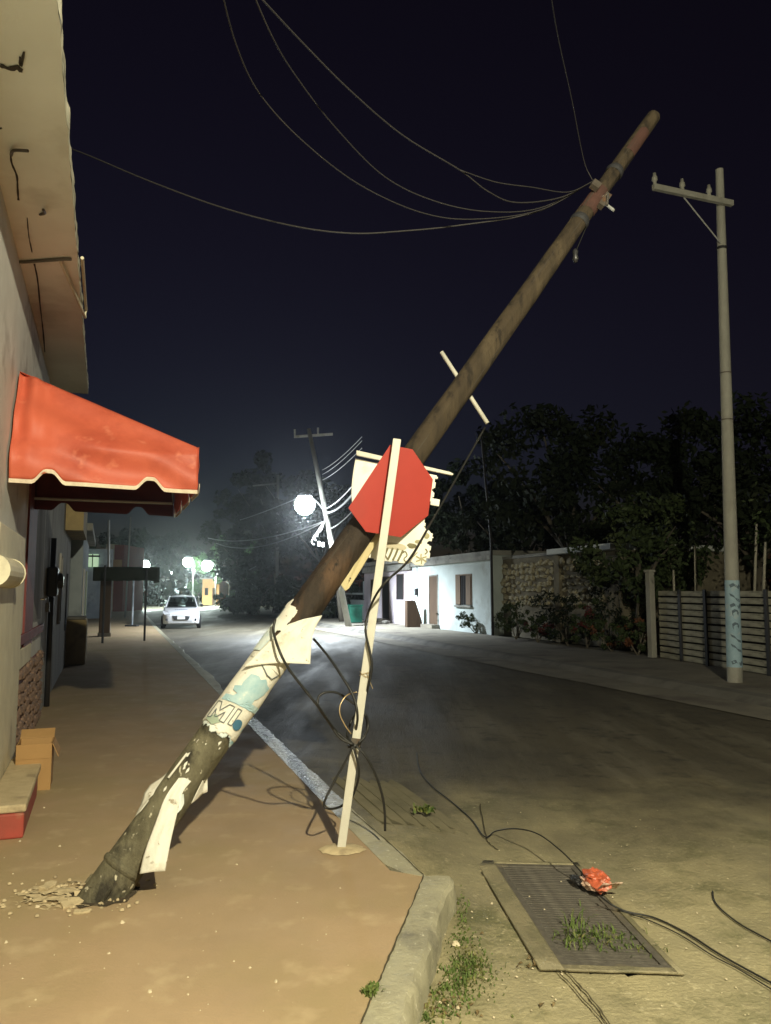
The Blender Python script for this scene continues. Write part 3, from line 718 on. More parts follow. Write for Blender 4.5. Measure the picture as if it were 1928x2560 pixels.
MB().box(P(281, 1417, 59.8) , X(.7), Yv(.1), Z(.55)).build('awning_board', M_orangehouse, fr)

# ================================================================== THE LEANING POLE
PB = G(258, 2238); PT = P(1634, 292, 6.45)
ax = (PT - PB).normalized(); PL = (PT - PB).length
_mid = (PB + PT) / 2
e_f = (Vector((0, 0, CAM_Z)) - (PB + ax * PL * .35)); e_f = (e_f - ax * e_f.dot(ax)).normalized()
e_s = e_f.cross(ax).normalized()
if e_s.z > 0: e_s = -e_s           # e_s: lower, right-hand side of the pole in view
def pr(s): return .105 - .046 * (s / PL)
def PS(s, th, dr=0.0): return PB + ax * s + (e_f * math.cos(th) + e_s * math.sin(th)) * (pr(s) + dr)
def proj(p):
    d = p - Vector((0, 0, CAM_Z)); dep = d.y * cp + d.z * sp; up = -d.y * sp + d.z * cp
    return 964 + F * d.x / dep, 1280 - F * up / dep
def pole_s(px, py):
    best = None
    for i in range(400):
        s = PL * i / 399; q = proj(PB + ax * s); d = (q[0] - px) ** 2 + (q[1] - py) ** 2
        if best is None or d < best[0]: best = (d, s)
    return best[1]
def poleY(px, py): return (PB + ax * pole_s(px, py)).y
lp = thing('leaning_pole', PB, 'broken brown wooden utility pole leaning steeply across the picture', 'utility pole')
sA = pole_s(545, 1835)
def shaft(s0, s1, n_):
    def fn(u, v):
        s = s0 + (s1 - s0) * v; th = 2 * math.pi * u
        c_, d_ = math.cos(th), math.sin(th)
        dr = .006 * nz((c_ * 1.5, d_ * 1.5, s * 1.2)) + .004 * nz((c_ * 5, d_ * 5, s * 2.0)) - .006 * max(0, nz((c_ * 2.5, d_ * 2.5, s * .35 + 4)))
        return PS(s, th, dr)
    return MB().grid(fn, 36, n_)
def ring(s, w, dr, mat, name, parent, th0=0, th1=2 * math.pi, n_=28):
    return MB().grid(lambda u, v: PS(s + w * (v - .5), th0 + (th1 - th0) * u, dr * (1 if 0 < v < 1 else .3)), n_, 3).build(name, mat, parent, smooth=False)
shaft(-.12, sA, 40).build('lower_shaft', M_woodlow, lp, smooth=True)
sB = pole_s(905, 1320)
M_woodshade = pm('shaded_pole_wood', (.040, .028, .019), (.020, .015, .011), 9, .75, 1.0, 26, (.085, .050, .028), 4.5, (.50, .66), (.012, .010, .008), 16, (.58, .68), stretch=(1, 1, .35), bdist=.02)  # shade on the middle of the pole, painted as darker wood
shaft(sA, sB, 60).build('shaded_shaft', M_woodshade, lp, smooth=True)
shaft(sB, PL, 120).build('upper_shaft', M_wood, lp, smooth=True)
ring(.15, .035, .008, M_woodlow, 'collar_ring', lp, -1.6, 1.2)
MB().add([PS(PL, 2 * math.pi * k / 24, .0) for k in range(24)] , [tuple(range(24))]).build('top_cut', M_wood, lp)
def ring(s, w, dr, mat, name, parent, th0=0, th1=2 * math.pi, n_=28):
    return MB().grid(lambda u, v: PS(s + w * (v - .5), th0 + (th1 - th0) * u, dr * (1 if 0 < v < 1 else .3)), n_, 3).build(name, mat, parent, smooth=False)
# splintered collar at the break
sp_ = MB(); random.seed(5)
for k in range(9):
    th = 2 * math.pi * k / 9 + random.uniform(-.2, .2); L_ = random.uniform(.02, .045)
    a_ = PS(.02, th, -.01); sx = PS(.02, th + .25, -.01) - a_
    sp_.add([a_, a_ + sx, PS(.02 + L_, th + .12, .012), PS(.0, th + .12, .012)], [(0, 1, 2), (0, 3, 1), (1, 3, 2), (2, 3, 0)])
spo = sp_.build('splinters', M_woodlow, lp); spo['kind'] = 'stuff'
# ring moulding and hardware bands near the top
s1 = pole_s(1445, 552); s2 = pole_s(1540, 432); s0 = pole_s(1482, 505)
for s in (s1, s2): ring(s, .07, .010, M_darkpost, 'steel_band', lp)
M_rustred = pm('rust_red', (.085, .040, .032), (.06, .032, .026), 8, .8, .3, 30)
ring(s0, .30, .004, M_rustred, 'rust_stain', lp, -1.3, 1.5)
ring(pole_s(1590, 360), .35, .003, M_rustred, 'rust_stain', lp, -.6, 1.2)
br = MB(); br.cbox(PS(s0 + .06, -.6, .045), ax * .07, e_f * .05, e_s * .07); br.build('clamp', M_steel, lp)
br = MB(); br.cbox(PS(s0, .75, .03), ax * .16, e_f * .05, e_s * .05); br.build('clamp', M_steel, lp)
br = MB(); br.tube([PS(s0 + .05, 1.2, -.02), PS(s0 - .02, 1.2, .12)], .012, 8); br.build('bolt', M_galv, lp)
br = MB(); br.tube([PS(s0 + .04, .5, .0), PS(s0 + .04, .5, .06), PS(s0 - .06, .8, .08)], .010, 8); br.build('bolt', pm('bright_bolt', (.7, .66, .6), None, rough=.25, bump=0, metal=.9), lp)
hs = pole_s(1405, 615)
ins = thing('hanging_insulator', PS(hs, 1.5, .05), 'small dark insulator hanging below the pole clamps', 'insulator')
MB().tube([PS(s1, 1.4, .0), PS(hs + .05, 1.5, .04), PS(hs, 1.5, .06)], .004, 6).build('wire', M_black, ins)
MB().tube([PS(hs, 1.5, .055) + Z(.05), PS(hs, 1.5, .055) + Z(.03), PS(hs, 1.5, .055), PS(hs, 1.5, .055) - Z(.03), PS(hs, 1.5, .055) - Z(.06)], [.010, .024, .018, .026, .012], 12).build('body', M_plasticdark, ins, smooth=True)

# long drying cracks in the wood
random.seed(51)
for k in range(14):
    s_ = random.uniform(sA + .9, PL - .6); th = random.uniform(-1.2, 1.2); L_ = random.uniform(.15, .6); pts = []
    for j in range(9):
        pts.append((th + .05 * nz((j * .7, k, 1)), s_ + L_ * j / 8))
    v_ = []
    for j, (a_, c_) in enumerate(pts):
        w_ = .035 * math.sin(math.pi * (j + .15) / 8.3); v_ += [PS(c_, a_ - w_, .0045), PS(c_, a_ + w_, .0045)]
    MB().add(v_, [(2 * j, 2 * j + 1, 2 * j + 3, 2 * j + 2) for j in range(8)]).build('drying_crack', M_crack, lp)
# white stick behind the pole
a_ = P(1104, 880, poleY(1150, 950) + .13); b_ = P(1219, 1058, poleY(1150, 980) + .10)
tag(MB().tube([a_, b_], .0155, 10).build('white_stick', M_whitepaint, base=b_, smooth=True), 'thin white stick fixed crosswise behind the leaning pole', 'stick')
# pale wooden batten nailed along the pole below the sign
yq = poleY(880, 1420) - .05
bt = thing('wooden_batten', P(858, 1462, yq), 'pale wooden batten hanging along the pole below the red sign', 'batten')
q = [P(852, 1462, yq), P(863, 1478, yq), P(872, 1472, yq + .01), P(905, 1420, yq + .06), P(958, 1330, yq + .15), P(935, 1330, yq + .15), P(893, 1394, yq + .05)]
MB().prism(q, Vector((.004, .028, .006))).build('board', M_batten, bt, bevel=.004)
MB().sphere(P(876, 1446, yq - .004), .006, 8, 5).build('nail', M_steel, bt)

# ---------------------------------------------------------------- posters and rags on the pole
def wrap(name, label, s0, s1, t0, t1, mat, keep=None, dr=.008, jit=.006, nu=46, nv=40, seed=0, cat='poster', solid=.0015):
    root = thing(name, PS((s0 + s1) / 2, 0, .01), label, cat)
    def fn(u, v):
        th = t0 + (t1 - t0) * u; s = s0 + (s1 - s0) * v
        s += .02 * nz((u * 3, seed, v)) * (1 if v in (0, 1) else 0)
        th += .10 * nz((v * 5, seed, 3)) * (1 if u in (0, 1) else 0)
        return PS(s, th, dr + jit * nz((u * 3.5, v * 5, seed + .5)))
    MB().grid(fn, nu, nv, keep).build('sheet', mat, root, smooth=True, solid=solid)
    return root
p0 = pole_s(543, 1838); p1 = pole_s(668, 1668)
post1 = wrap('wrapped_poster', 'white and blue poster with outlined M letter wrapped round the pole', p0, p1 + .06, -1.9, 1.9, M_paper, lambda u, v: v > .025 + .03 * nz((u * 7, 1, 2)) and u < .95 + .06 * nz((v * 8, 3, 1)), dr=.009, jit=.006, nu=70, nv=56, seed=3)
def under(u, v):
    th = -1.6 + 3.0 * u; s = p0 - .035 + .30 * v
    return PS(s, th, .005 + .003 * nz((u * 5, v * 6, 8)))
MB().grid(under, 70, 40, lambda u, v: v > .10 + .13 * nz((u * 6, 0, 5)) + .05 * nz((u * 19, 0, 5)) and u > .04).build('under_layer', M_paperblue, post1, smooth=True, solid=.001)
# print on the poster: blue map-like patch, outlined letters, blue dot
def patch(name, outline, mat, parent, dr=.0165):
    "flat print: closed outline in (u, v) = (theta, s) mapped on the pole"
    bm = bmesh.new(); f_ = bm.faces.new([bm.verts.new((a, c, 0)) for a, c in outline])
    bmesh.ops.triangulate(bm, faces=[f_]); bmesh.ops.subdivide_edges(bm, edges=bm.edges, cuts=3, use_grid_fill=True)
    v_ = [PS(v.co.y, v.co.x, dr) for v in bm.verts]; bm.verts.index_update()
    fs = [tuple(v.index for v in f.verts) for f in bm.faces]; bm.free()
    return MB().add(v_, fs).build(name, mat, parent)
PH = p1 - p0
def stroke(pts, w, name, mat, parent, dr=.018):
    v_ = []
    for i, (a, c) in enumerate(pts):
        a0, c0 = pts[max(i - 1, 0)]; a1, c1_ = pts[min(i + 1, len(pts) - 1)]
        tx, ty = (a1 - a0) * .1, c1_ - c0; L_ = math.hypot(tx, ty) or 1
        nx, ny = -ty / L_ * w / 2, tx / L_ * w / 2
        v_ += [PS(c + ny, a + nx / .1, dr), PS(c - ny, a - nx / .1, dr)]
    return MB().add(v_, [(2 * i, 2 * i + 1, 2 * i + 3, 2 * i + 2) for i in range(len(pts) - 1)]).build(name, mat, parent, solid=.001)
random.seed(11)
mo = []
for k in range(26):
    t_ = 2 * math.pi * k / 26; r_ = 1 + .28 * random.uniform(-1, 1)
    mo.append((.15 + .75 * r_ * math.cos(t_), p0 + PH * (.60 + .20 * r_ * math.sin(t_) + .05 * math.cos(t_))))
patch('printed_map', mo, M_inkblue, post1)
patch('printed_band', [(-.95, p0 + PH * .34), (1.2, p0 + PH * .42), (1.35, p0 + PH * .50), (.2, p0 + PH * .47), (-.9, p0 + PH * .42)], M_inkblue, post1, .0160)
def outl(poly, w, name):      # outlined letter: closed loop of strokes
    pts = poly + [poly[0]]
    dense = []
    for (a, c), (a2, c2) in zip(pts, pts[1:]):
        for j in range(5): dense.append((a + (a2 - a) * j / 5, c + (c2 - c) * j / 5))
    dense.append(pts[0]); return stroke(dense, w, name, M_ink, post1)
def lm(x, y): return (-1.02 + x * 1.02, p0 + PH * (.085 + .22 * y) + .10 * (x * .16))
outl([lm(0, 0), lm(.0, 1), lm(.25, 1), lm(.45, .5), lm(.7, 1), lm(.95, 1), lm(.95, 0), lm(.72, 0), lm(.72, .55), lm(.5, .12), lm(.4, .12), lm(.22, .55), lm(.22, 0)], .0042, 'letter')
outl([lm(1.12, .05), lm(1.12, 1), lm(1.32, 1), lm(1.32, .3), lm(1.32, .05)], .0042, 'letter')
dot = []
for k in range(16): dot.append((.58 + .26 * math.cos(k * math.pi / 8), p0 + PH * .19 + .030 * math.sin(k * math.pi / 8)))
patch('printed_dot', dot, pm('deep_blue_ink', (.05, .14, .22), None, rough=.6, bump=0), post1)
patch('printed_stain', [(-1.1, p0 + PH * .06), (-.5, p0 + PH * .03), (-.2, p0 + PH * .10), (-.6, p0 + PH * .16)], pm('green_smudge', (.30, .36, .28), None, rough=.7, bump=0), post1, .0155)
stroke([(-.2, p0 + PH * .93), (.35, p0 + PH * .86), (.7, p0 + PH * .86), (.95, p0 + PH * .95)], .006, 'printed_line', M_ink, post1)
# sliver of a second poster edge on the shaded side
# torn upper paper
q0 = pole_s(668, 1668); q1 = pole_s(758, 1520)
def torn(u, v):
    x_ = nz((u * 3.2, v * 4.2, 9.1)); y_ = nz((u * 8, v * 9, 2.2))
    hole = (abs(u - .57 - .10 * (v - .6)) < .11 + .10 * (v - .35) + .06 * y_) and v > .36 + .10 * x_
    hole2 = (u - .42) ** 2 * 9 + (v - .40) ** 2 * 12 < .06 + .05 * y_
    top = v > .86 + .16 * x_ + .10 * y_
    return not (hole or top or hole2)
post2 = wrap('torn_poster', 'torn cream paper peeling off the pole above the M poster', q0 - .02, q1 + .02, -1.75, 1.6, M_paper, torn, .012, .008, 90, 80, 7)
patch('printed_patch', [(-1.25, q0 + .02), (-.7, q0 + .03), (-.55, q0 + .14), (-.65, q0 + .24), (-1.1, q0 + .26), (-1.3, q0 + .12)], M_paperblue, post2, .0205)
def sheetpx(rows, offs, nu, nv, wr=.012, seed=0):
    "sheet through rows of photo points (left -> right), top row first; offs = distance in front of the pole axis per row"
    R_ = [[P(px, py, poleY(px, py) - o) for (px, py), o in zip(r, oo)] for r, oo in zip(rows, offs)]
    cols = [smooth_path(r, 6) for r in R_]
    def samp(l_, t):
        t *= len(l_) - 1; i = min(int(t), len(l_) - 2); return l_[i].lerp(l_[i + 1], t - i)
    def fn(u, v):
        pts = [samp(c_, u) for c_ in cols]; path = smooth_path(pts, 6); p = samp(path, v)
        return p + e_f * (wr * nz((u * 3, v * 4, seed)) + wr * .5 * nz((u * 8, v * 9, seed + 3)))
    return MB().grid(fn, nu, nv)
sheetpx([[(722, 1560), (760, 1548), (806, 1538)], [(665, 1614), (725, 1602), (782, 1588)], [(608, 1668), (690, 1658), (776, 1660)]],
        [(.118, .115, .06), (.122, .125, .09), (.112, .128, .12)], 26, 20, .010, 4).build('loose_flap', M_paper, post2, smooth=True, solid=.0015)
stroke([(-1.3, q0 + .035), (-1.25, q0 + .15), (-1.2, q0 + .33)], .012, 'taped_edge', M_ink, post2)
# white rag strip hanging at the foot of the pole
rag = thing('white_strip', P(385, 2180, poleY(380, 2100) - .12), 'long white vinyl strip hanging down the foot of the pole', 'strip')
sheetpx([[(447, 1945), (462, 1945), (478, 1953)], [(414, 1992), (434, 1990), (456, 1984)], [(391, 2051), (414, 2048), (441, 2043)], [(361, 2132), (392, 2120), (427, 2104)], [(349, 2185), (382, 2180), (413, 2178)]],
        [(.108, .11, .105), (.112, .118, .112), (.12, .135, .125), (.135, .16, .15), (.15, .18, .165)], 14, 40, .006, 12).build('strip', M_paper, rag, smooth=True, solid=.0015)
sheetpx([[(444, 1996), (452, 1988), (459, 1985)], [(443, 2020), (452, 2014), (460, 2008)], [(441, 2036), (447, 2030), (453, 2024)]], [(.112, .11, .10), (.114, .112, .102), (.12, .118, .112)], 8, 8, .003, 2).build('blue_print', M_paperblue, rag, solid=.001)
def flap(name, pts, off, label, bend=.0):
    root = thing(name, P(*pts[0], poleY(*pts[0])), label, 'paper scrap')
    n_ = len(pts); ctr = (sum(p[0] for p in pts) / n_, sum(p[1] for p in pts) / n_)
    vv = [P(px, py, poleY(px, py) - o) for (px, py), o in zip(pts, off)]
    bm = bmesh.new(); f_ = bm.faces.new([bm.verts.new(p) for p in vv]); bmesh.ops.triangulate(bm, faces=[f_])
    bmesh.ops.subdivide_edges(bm, edges=bm.edges, cuts=4, use_grid_fill=True); bm.verts.index_update()
    v2 = [v.co + e_f * (.008 * nz(tuple(v.co * 12))) for v in bm.verts]; fs = [tuple(v.index for v in f.verts) for f in bm.faces]; bm.free()
    MB().add(v2, fs).build('scrap', M_paper, root, smooth=True, solid=.0015); return root
flap('paper_scrap', [(420, 1930), (404, 1944), (376, 1962), (361, 1982), (362, 1994), (350, 2016), (337, 2042), (352, 2028), (384, 1988), (406, 1958)], [.02, .01, 0, 0, 0, 0, .02, .05, .05, .04], 'thin white paper scrap on the shaded edge of the pole foot')
flap('paper_scrap', [(518, 1930), (519, 1952), (519, 1980), (506, 1986), (494, 1998), (478, 2010), (488, 1988), (502, 1960)], [.04, 0, 0, 0, .02, .04, .06, .06], 'small pointed white scrap on the lower side of the pole')

# torn paper flecks left on the wood
random.seed(23); mb = MB()
for k in range(20):
    s_ = random.choice([random.uniform(.55, 1.05), random.uniform(.1, 1.0)]); th = random.gauss(-.25, .35) if s_ > .5 else random.uniform(-1.2, 1.2); r_ = random.uniform(.003, .010) if s_ > .5 else random.uniform(.0015, .004)
    o_ = [PS(s_ + r_ * random.uniform(.6, 3.0) * math.sin(q * 1.05), th + 9 * r_ * random.uniform(.2, 1.2) * math.cos(q * 1.05), .009) for q in range(6)]
    mb.add(o_, [(0, 1, 2, 3, 4, 5)])
fl = mb.build('paper_flecks', M_paper, lp); fl['kind'] = 'stuff'
stroke([(-.75, pole_s(438, 1930) - .05), (-.70, pole_s(438, 1930) + .10)], .012, 'paper_sliver', M_paper, lp, .010)
# ================================================================== STOP SIGN SEEN FROM BEHIND
SB = G(853, 2124); STP = P(993, 1098, SB.y - .02)
sax = (STP - SB).normalized(); SL = (STP - SB).length
yaw = math.radians(-20)
sr = Vector((math.cos(yaw), -math.sin(yaw), 0)); sr = (sr - sax * sr.dot(sax)).normalized()
sf = sr.cross(sax).normalized()
if sf.y > 0: sf = -sf         # towards the camera
sg = thing('stop_sign', SB, 'octagonal road sign seen from its red back on a leaning white post', 'sign')
PW = .05
pr_ = Vector((1, 0, 0)); pr_ = (pr_ - sax * pr_.dot(sax)).normalized(); pf = pr_.cross(sax).normalized()
def SP(s, a=0, b=0): return SB + sax * s + pr_ * a + pf * b
MB().box(SP(0, -PW / 2, -.018), pr_ * PW, pf * .036, sax * SL).build('post', M_whitepaint, sg, bevel=.004)
mb = MB(); mb.cbox(SP(.62), pr_ * .056, pf * .042, sax * .05); mb.build('scuffed_band', M_steel, sg)
A_ = .278; H_ = A_ * math.tan(math.pi / 8)
cs = 0
best = None
for i in range(300):
    s = SL * i / 299; q = proj(SP(s)); d = abs(q[1] - 1222)
    if best is None or d < best[0]: best = (d, s)
cs = best[1]
back = sf * -.045 + sr * .012
def SG(x, z_, d=0): return SB + sax * (cs + z_) + sr * x + back - sf * d
oct_ = [(-.246, -.153), (-H_, -A_), (H_, -A_), (A_, -H_), (A_, H_), (H_, A_), (-.036, A_)]
MB().prism([SG(*p) for p in oct_], -sf * .003).build('plate', M_signred, sg)
# bent-over corner
fa, fb_ = Vector((-.246, -.153)), Vector((-.036, A_)); fd = (fb_ - fa).normalized(); fnrm = Vector((-fd.y, fd.x))
def bent(x, z_):
    d = Vector((x, z_)) - fa; along = d.dot(fd); out = abs(d.dot(fnrm)); q = fa + fd * along
    inw = -fnrm if (-fnrm).dot(-fa) > 0 else fnrm
    return SG(q.x + inw.x * out * .80, q.y + inw.y * out * .80, .0) - sf * (out * .38 + .004)
cor = [fa, Vector((-A_, -H_)), Vector((-A_, H_)), Vector((-H_, A_)), fb_]
MB().prism([bent(p.x, p.y) for p in cor], -sf * .003 + sr * .001).build('bent_corner', M_signred, sg)
for z_ in (.17, -.17):
    MB().tube([SP(cs + z_, 0, 0) + sf * .0, SP(cs + z_, 0, 0) + back - sf * .004], .008, 8).build('bolt', M_galv, sg)
ft = MB(); n_ = 26; random.seed(2)
rim = [(SB + Vector((math.cos(2 * math.pi * k / n_) * (.135 + .02 * random.uniform(-1, 1)), math.sin(2 * math.pi * k / n_) * (.09 + .015 * random.uniform(-1, 1)) - .01, 0))) for k in range(n_)]
ft.add([p + Z(.0035) for p in rim] + [SB + (p - SB) * .75 + Z(.016 + .004 * random.random()) for p in rim] + [SB + Z(.02)], [(k, (k + 1) % n_, n_ + (k + 1) % n_, n_ + k) for k in range(n_)] + [(n_ + k, n_ + (k + 1) % n_, 2 * n_) for k in range(n_)])
ft.build('concrete_foot', M_plaster, sg, smooth=True)

# ================================================================== BANNER BEHIND THE SIGN
byY = poleY(985, 1215) - .115
bn = thing('torn_banner', P(990, 1410, byY), 'torn white banner with dark print nailed to the pole behind the sign', 'banner')
TL, TR, BR, BL = (889, 1146), (1108, 1192), (1076, 1420), (900, 1398)
def BNp(u, v, d=0):
    px = (TL[0] * (1 - u) + TR[0] * u) * (1 - v) + (BL[0] * (1 - u) + BR[0] * u) * v
    py = (TL[1] * (1 - u) + TR[1] * u) * (1 - v) + (BL[1] * (1 - u) + BR[1] * u) * v
    px -= 14 * math.sin(math.pi * min(1, v * 1.3)) * (1 - u)
    y_ = byY - d + .012 * nz((u * 4, v * 4, 1)) + .03 * (v - .4) * (u - .3) + .03 * (1 - u)
    return P(px, py, y_)
def bkeep(u, v):
    e_ = .93 + .05 * nz((1, v * 9, 3)) + .05 * nz((2, v * 22, 3)) - (.16 * (1 - abs(v - .42) / .2) if abs(v - .42) < .2 else 0)
    if .62 < v < .90: e_ = .97 + .03 * nz((1, v * 20, 6))
    if .25 < v < .33 and u > .9: return True
    b_ = .985 - .05 * max(0, nz((u * 9, 2, 2)))
    if (u - .955) ** 2 * 60 + (v - .735) ** 2 * 160 < .09: return False
    return u < e_ and v < b_
MB().grid(BNp, 70, 80, bkeep).build('sheet', pm('white_banner_vinyl', (.84, .82, .75), (.76, .74, .66), 5, .6, .3, 9, (.55, .50, .40), 3.5, (.60, .75)), bn, smooth=True, solid=.002)
st = [P(891, 1132, byY - .02), P(1135, 1187, byY - .035)]
dv = (st[1] - st[0])
MB().prism([st[0] + Z(.018), st[0] - Z(.016), st[1] - Z(.006) - dv * .015, st[1] + Z(.006), st[1] + Z(.014) - dv * .04], Vector((0, .02, 0))).build('top_batten', M_whitepaint, bn, bevel=.004)
def bstroke(pts, w, name, mat, d=.006):
    pp = smooth_path([BNp(u, v, d) for u, v in pts], 4); v_ = []
    for i, p in enumerate(pp):
        t_ = (pp[min(i + 1, len(pp) - 1)] - pp[max(i - 1, 0)]).normalized(); s_ = Vector((t_.z, 0, -t_.x)).normalized() * w / 2
        v_ += [p + s_, p - s_]
    return MB().add(v_, [(2 * i, 2 * i + 1, 2 * i + 3, 2 * i + 2) for i in range(len(pp) - 1)]).build(name, mat, bn, solid=.001)
for (u0, dv_) in ((.36, .0), (.43, -.01), (.50, -.01), (.57, 0)):
    bstroke([(u0 - .035, .97), (u0, .91), (u0 + .03, .85 + dv_)], .013, 'printed_stroke', M_inkgrey)
bstroke([(.33, .88), (.36, .93), (.40, .97)], .009, 'printed_stroke', M_inkgrey)
bstroke([(.60, .88), (.63, .86), (.66, .90), (.62, .94), (.66, .975)], .007, 'printed_stroke', M_inkgrey)
M_olive = pm('olive_ink', (.36, .33, .20), None, rough=.7, bump=0)
for k in range(6):
    t_ = k * math.pi / 3 + .3
    bstroke([(.86, .915), (.86 + .035 * math.cos(t_), .915 + .025 * math.sin(t_)), (.86 + .085 * math.cos(t_ + .12), .915 + .055 * math.sin(t_ + .12))], .008, 'flower_petal', M_olive)
def bblob(cu, cv, ru, rv, mat, name, seed):
    n_ = 18; o = [BNp(cu, cv, .005)]
    for k in range(n_):
        t_ = 2 * math.pi * k / n_; r_ = 1 + .35 * nz((math.cos(t_) * 1.5, math.sin(t_) * 1.5, seed)); o.append(BNp(min(.97, cu + ru * r_ * math.cos(t_)), cv + rv * r_ * math.sin(t_), .005))
    return MB().add(o, [(0, 1 + k, 1 + (k + 1) % n_) for k in range(n_)]).build(name, mat, bn)
bblob(.50, .82, .16, .035, pm('beige_ink', (.50, .45, .33), None, rough=.7, bump=0), 'printed_patch', 1)
bblob(.72, .79, .07, .025, M_inkgrey, 'printed_leaf', 2)
bblob(.80, .74, .05, .02, M_olive, 'printed_leaf', 3)
bblob(.12, .36, .05, .05, pm('pink_ink', (.62, .36, .27), None, rough=.7, bump=0), 'printed_patch', 4)
bblob(.90, .66, .035, .03, M_olive, 'printed_leaf', 5)
bstroke([(.70, .93), (.76, .89), (.80, .85)], .006, 'printed_stroke', M_olive)
bstroke([(.90, .80), (.93, .83), (.90, .86)], .007, 'printed_stroke', M_inkgrey)

# ================================================================== LOOSE CABLES ON THE POST
YP = SB.y
def cable(pts, r, label, mat=None, name='cable', k=6, cat='cable', group=None, n_=8):
    p = smooth_path([P(a, b_, y_) for a, b_, y_ in pts], k)
    o = MB().tube(p, r, n_).build(name, mat or M_black, base=p[0], smooth=True); return tag(o, label, cat, group)
f_ = YP - .06
cable([(1213, 1068, 5.35), (1150, 1180, 5.1), (1080, 1303, 4.8), (1022, 1400, 4.55), (958, 1462, 4.40), (925, 1520, f_), (914, 1573, f_), (924, 1625, f_), (930, 1665, f_), (921, 1715, f_ + .02), (905, 1765, YP + .05), (880, 1800, YP + .06), (868, 1840, YP), (884, 1862, f_)], .0072, 'black cable dropping past the banner and winding onto the sign post')
cable([(688, 1548, poleY(690, 1600) - .12), (684, 1580, poleY(690, 1600) - .15), (700, 1630, 4.3), (722, 1672, 4.32), (760, 1722, 4.35), (800, 1772, 4.4), (835, 1822, f_), (868, 1852, f_), (884, 1862, f_ + .01)], .0076, 'black cable sagging from the torn poster to the sign post')
cable([(784, 1597, 4.8), (820, 1640, 4.72), (858, 1696, 4.64), (884, 1742, 4.6), (894, 1790, 4.58), (888, 1838, YP + .03)], .0076, 'black cable passing behind the sign post from the road side')
cable([(884, 1862, f_), (850, 1845, f_), (824, 1808, f_), (797, 1768, f_ + .02), (797, 1742, f_ + .04), (815, 1731, f_ + .06), (845, 1733, YP + .03), (880, 1756, YP + .06), (905, 1775, YP + .06), (918, 1805, YP + .04), (914, 1838, f_ + .02), (896, 1858, f_ - .004)], .0072, 'figure-eight loop of black cable tied above the knot')
cable([(892, 1866, f_ + .01), (912, 1840, f_ + .02), (921, 1812, f_ + .03), (916, 1790, YP + .04)], .0075, 'short black cable end beside the upper cable loop')
cable([(882, 1866, f_), (866, 1900, f_), (838, 1950, f_), (815, 1995, f_ - .02), (810, 2014, f_ - .02), (822, 2022, f_ - .01), (842, 2020, YP + .03), (862, 2010, YP + .06), (884, 1985, YP + .05), (897, 1940, f_ + .03), (894, 1905, f_), (884, 1868, f_ - .008)], .0072, 'lower closed loop of black cable hanging from the knot')
cable([(890, 1864, f_), (918, 1896, f_), (942, 1945, f_ + .03), (956, 1990, f_ + .06), (962, 2030, f_ + .08), (963, 2077, f_ + .10)], .0074, 'free black cable end hanging right of the sign post')
cable([(878, 1835, f_), (862, 1812, f_ - .02), (850, 1785, f_ - .03), (852, 1760, f_ - .02), (868, 1738, f_), (892, 1730, f_ - .03)], .0035, 'thin bare copper wire curl at the sign post', M_copper, cat='wire')
kn = MB()
for dz in (0, .012, -.012):
    ctr = P(886, 1863, YP) ; pts = [ctr + pr_ * (.034 * math.cos(t_ * math.pi / 8)) + pf * (.030 * math.sin(t_ * math.pi / 8)) + Z(dz + .008 * math.cos(t_ * math.pi / 8 + dz * 90)) for t_ in range(17)]
    kn.tube(pts, .006, 6)
tag(kn.build('cable_tie', M_black, base=P(886, 1863, YP)), 'black knot tying the cables to the sign post', 'knot')
# wire ties round the post
tag(MB().tube(smooth_path([SP(1.02 + .012 * math.sin(k * .9), .032 * math.cos(k * .6), .026 * math.sin(k * .6)) for k in range(24)] + [P(932, 1722, YP - .05)], 2), .0022, 6).build('wire_tie', M_copper, base=SP(1.0)), 'thin wire twisted round the white post above the loops', 'wire')

# ================================================================== OVERHEAD WIRES
hook = PS(s0 + .10, -.9, .06)
def span(pts, r, label, mat=None):
    p = smooth_path(pts, 8); o = MB().tube(p, r, 6).build('overhead_wire', mat or M_wire, base=p[0], smooth=True); return tag(o, label, 'wire')
hy = hook.y
span([hook, P(1340, 530, hy - .05), P(1150, 563, hy - .1), P(1000, 578, hy - .15), P(880, 583, hy - .2), P(740, 566, hy - .2), P(560, 520, hy - .1), P(380, 455, hy), P(230, 392, hy + .2), P(168, 368, hy + .35)], .006, 'lowest overhead wire sagging to the shop eave', M_wire)
span([hook, P(1350, 525, hy - .1), P(1180, 548, hy - .3), P(1050, 530, hy - .5), P(900, 462, hy - .9), P(760, 355, hy - 1.4), P(650, 235, hy - 1.8), P(590, 110, hy - 2.2), P(545, -60, hy - 2.7)], .0042, 'overhead wire curving up from the pole, second from below')
span([hook, P(1350, 520, hy - .1), P(1210, 528, hy - .3), P(1080, 500, hy - .5), P(960, 440, hy - .8), P(840, 320, hy - 1.3), P(740, 190, hy - 1.8), P(680, 90, hy - 2.2), P(615, -60, hy - 2.6)], .0042, 'overhead wire curving up from the pole, middle of the fan')
span([hook, P(1400, 494, hy - .1), P(1290, 506, hy - .3), P(1220, 478, hy - .5), P(1150, 425, hy - .7), P(1010, 340, hy - 1.1), P(880, 230, hy - 1.6), P(760, 110, hy - 2.1), P(620, -40, hy - 2.7)], .005, 'brightest overhead wire of the fan above the pole')
span([hook, P(1420, 480, hy - .1), P(1330, 468, hy - .3), P(1240, 455, hy - .5), P(1150, 425, hy - .72)], .004, 'short branch wire joining the fan near the pole')
span([hook, P(1460, 400, hy - .1), P(1430, 250, hy - .6), P(1395, 90, hy - 1.2), P(1370, -60, hy - 1.8)], .0035, 'faint overhead wire rising straight above the pole clamp')
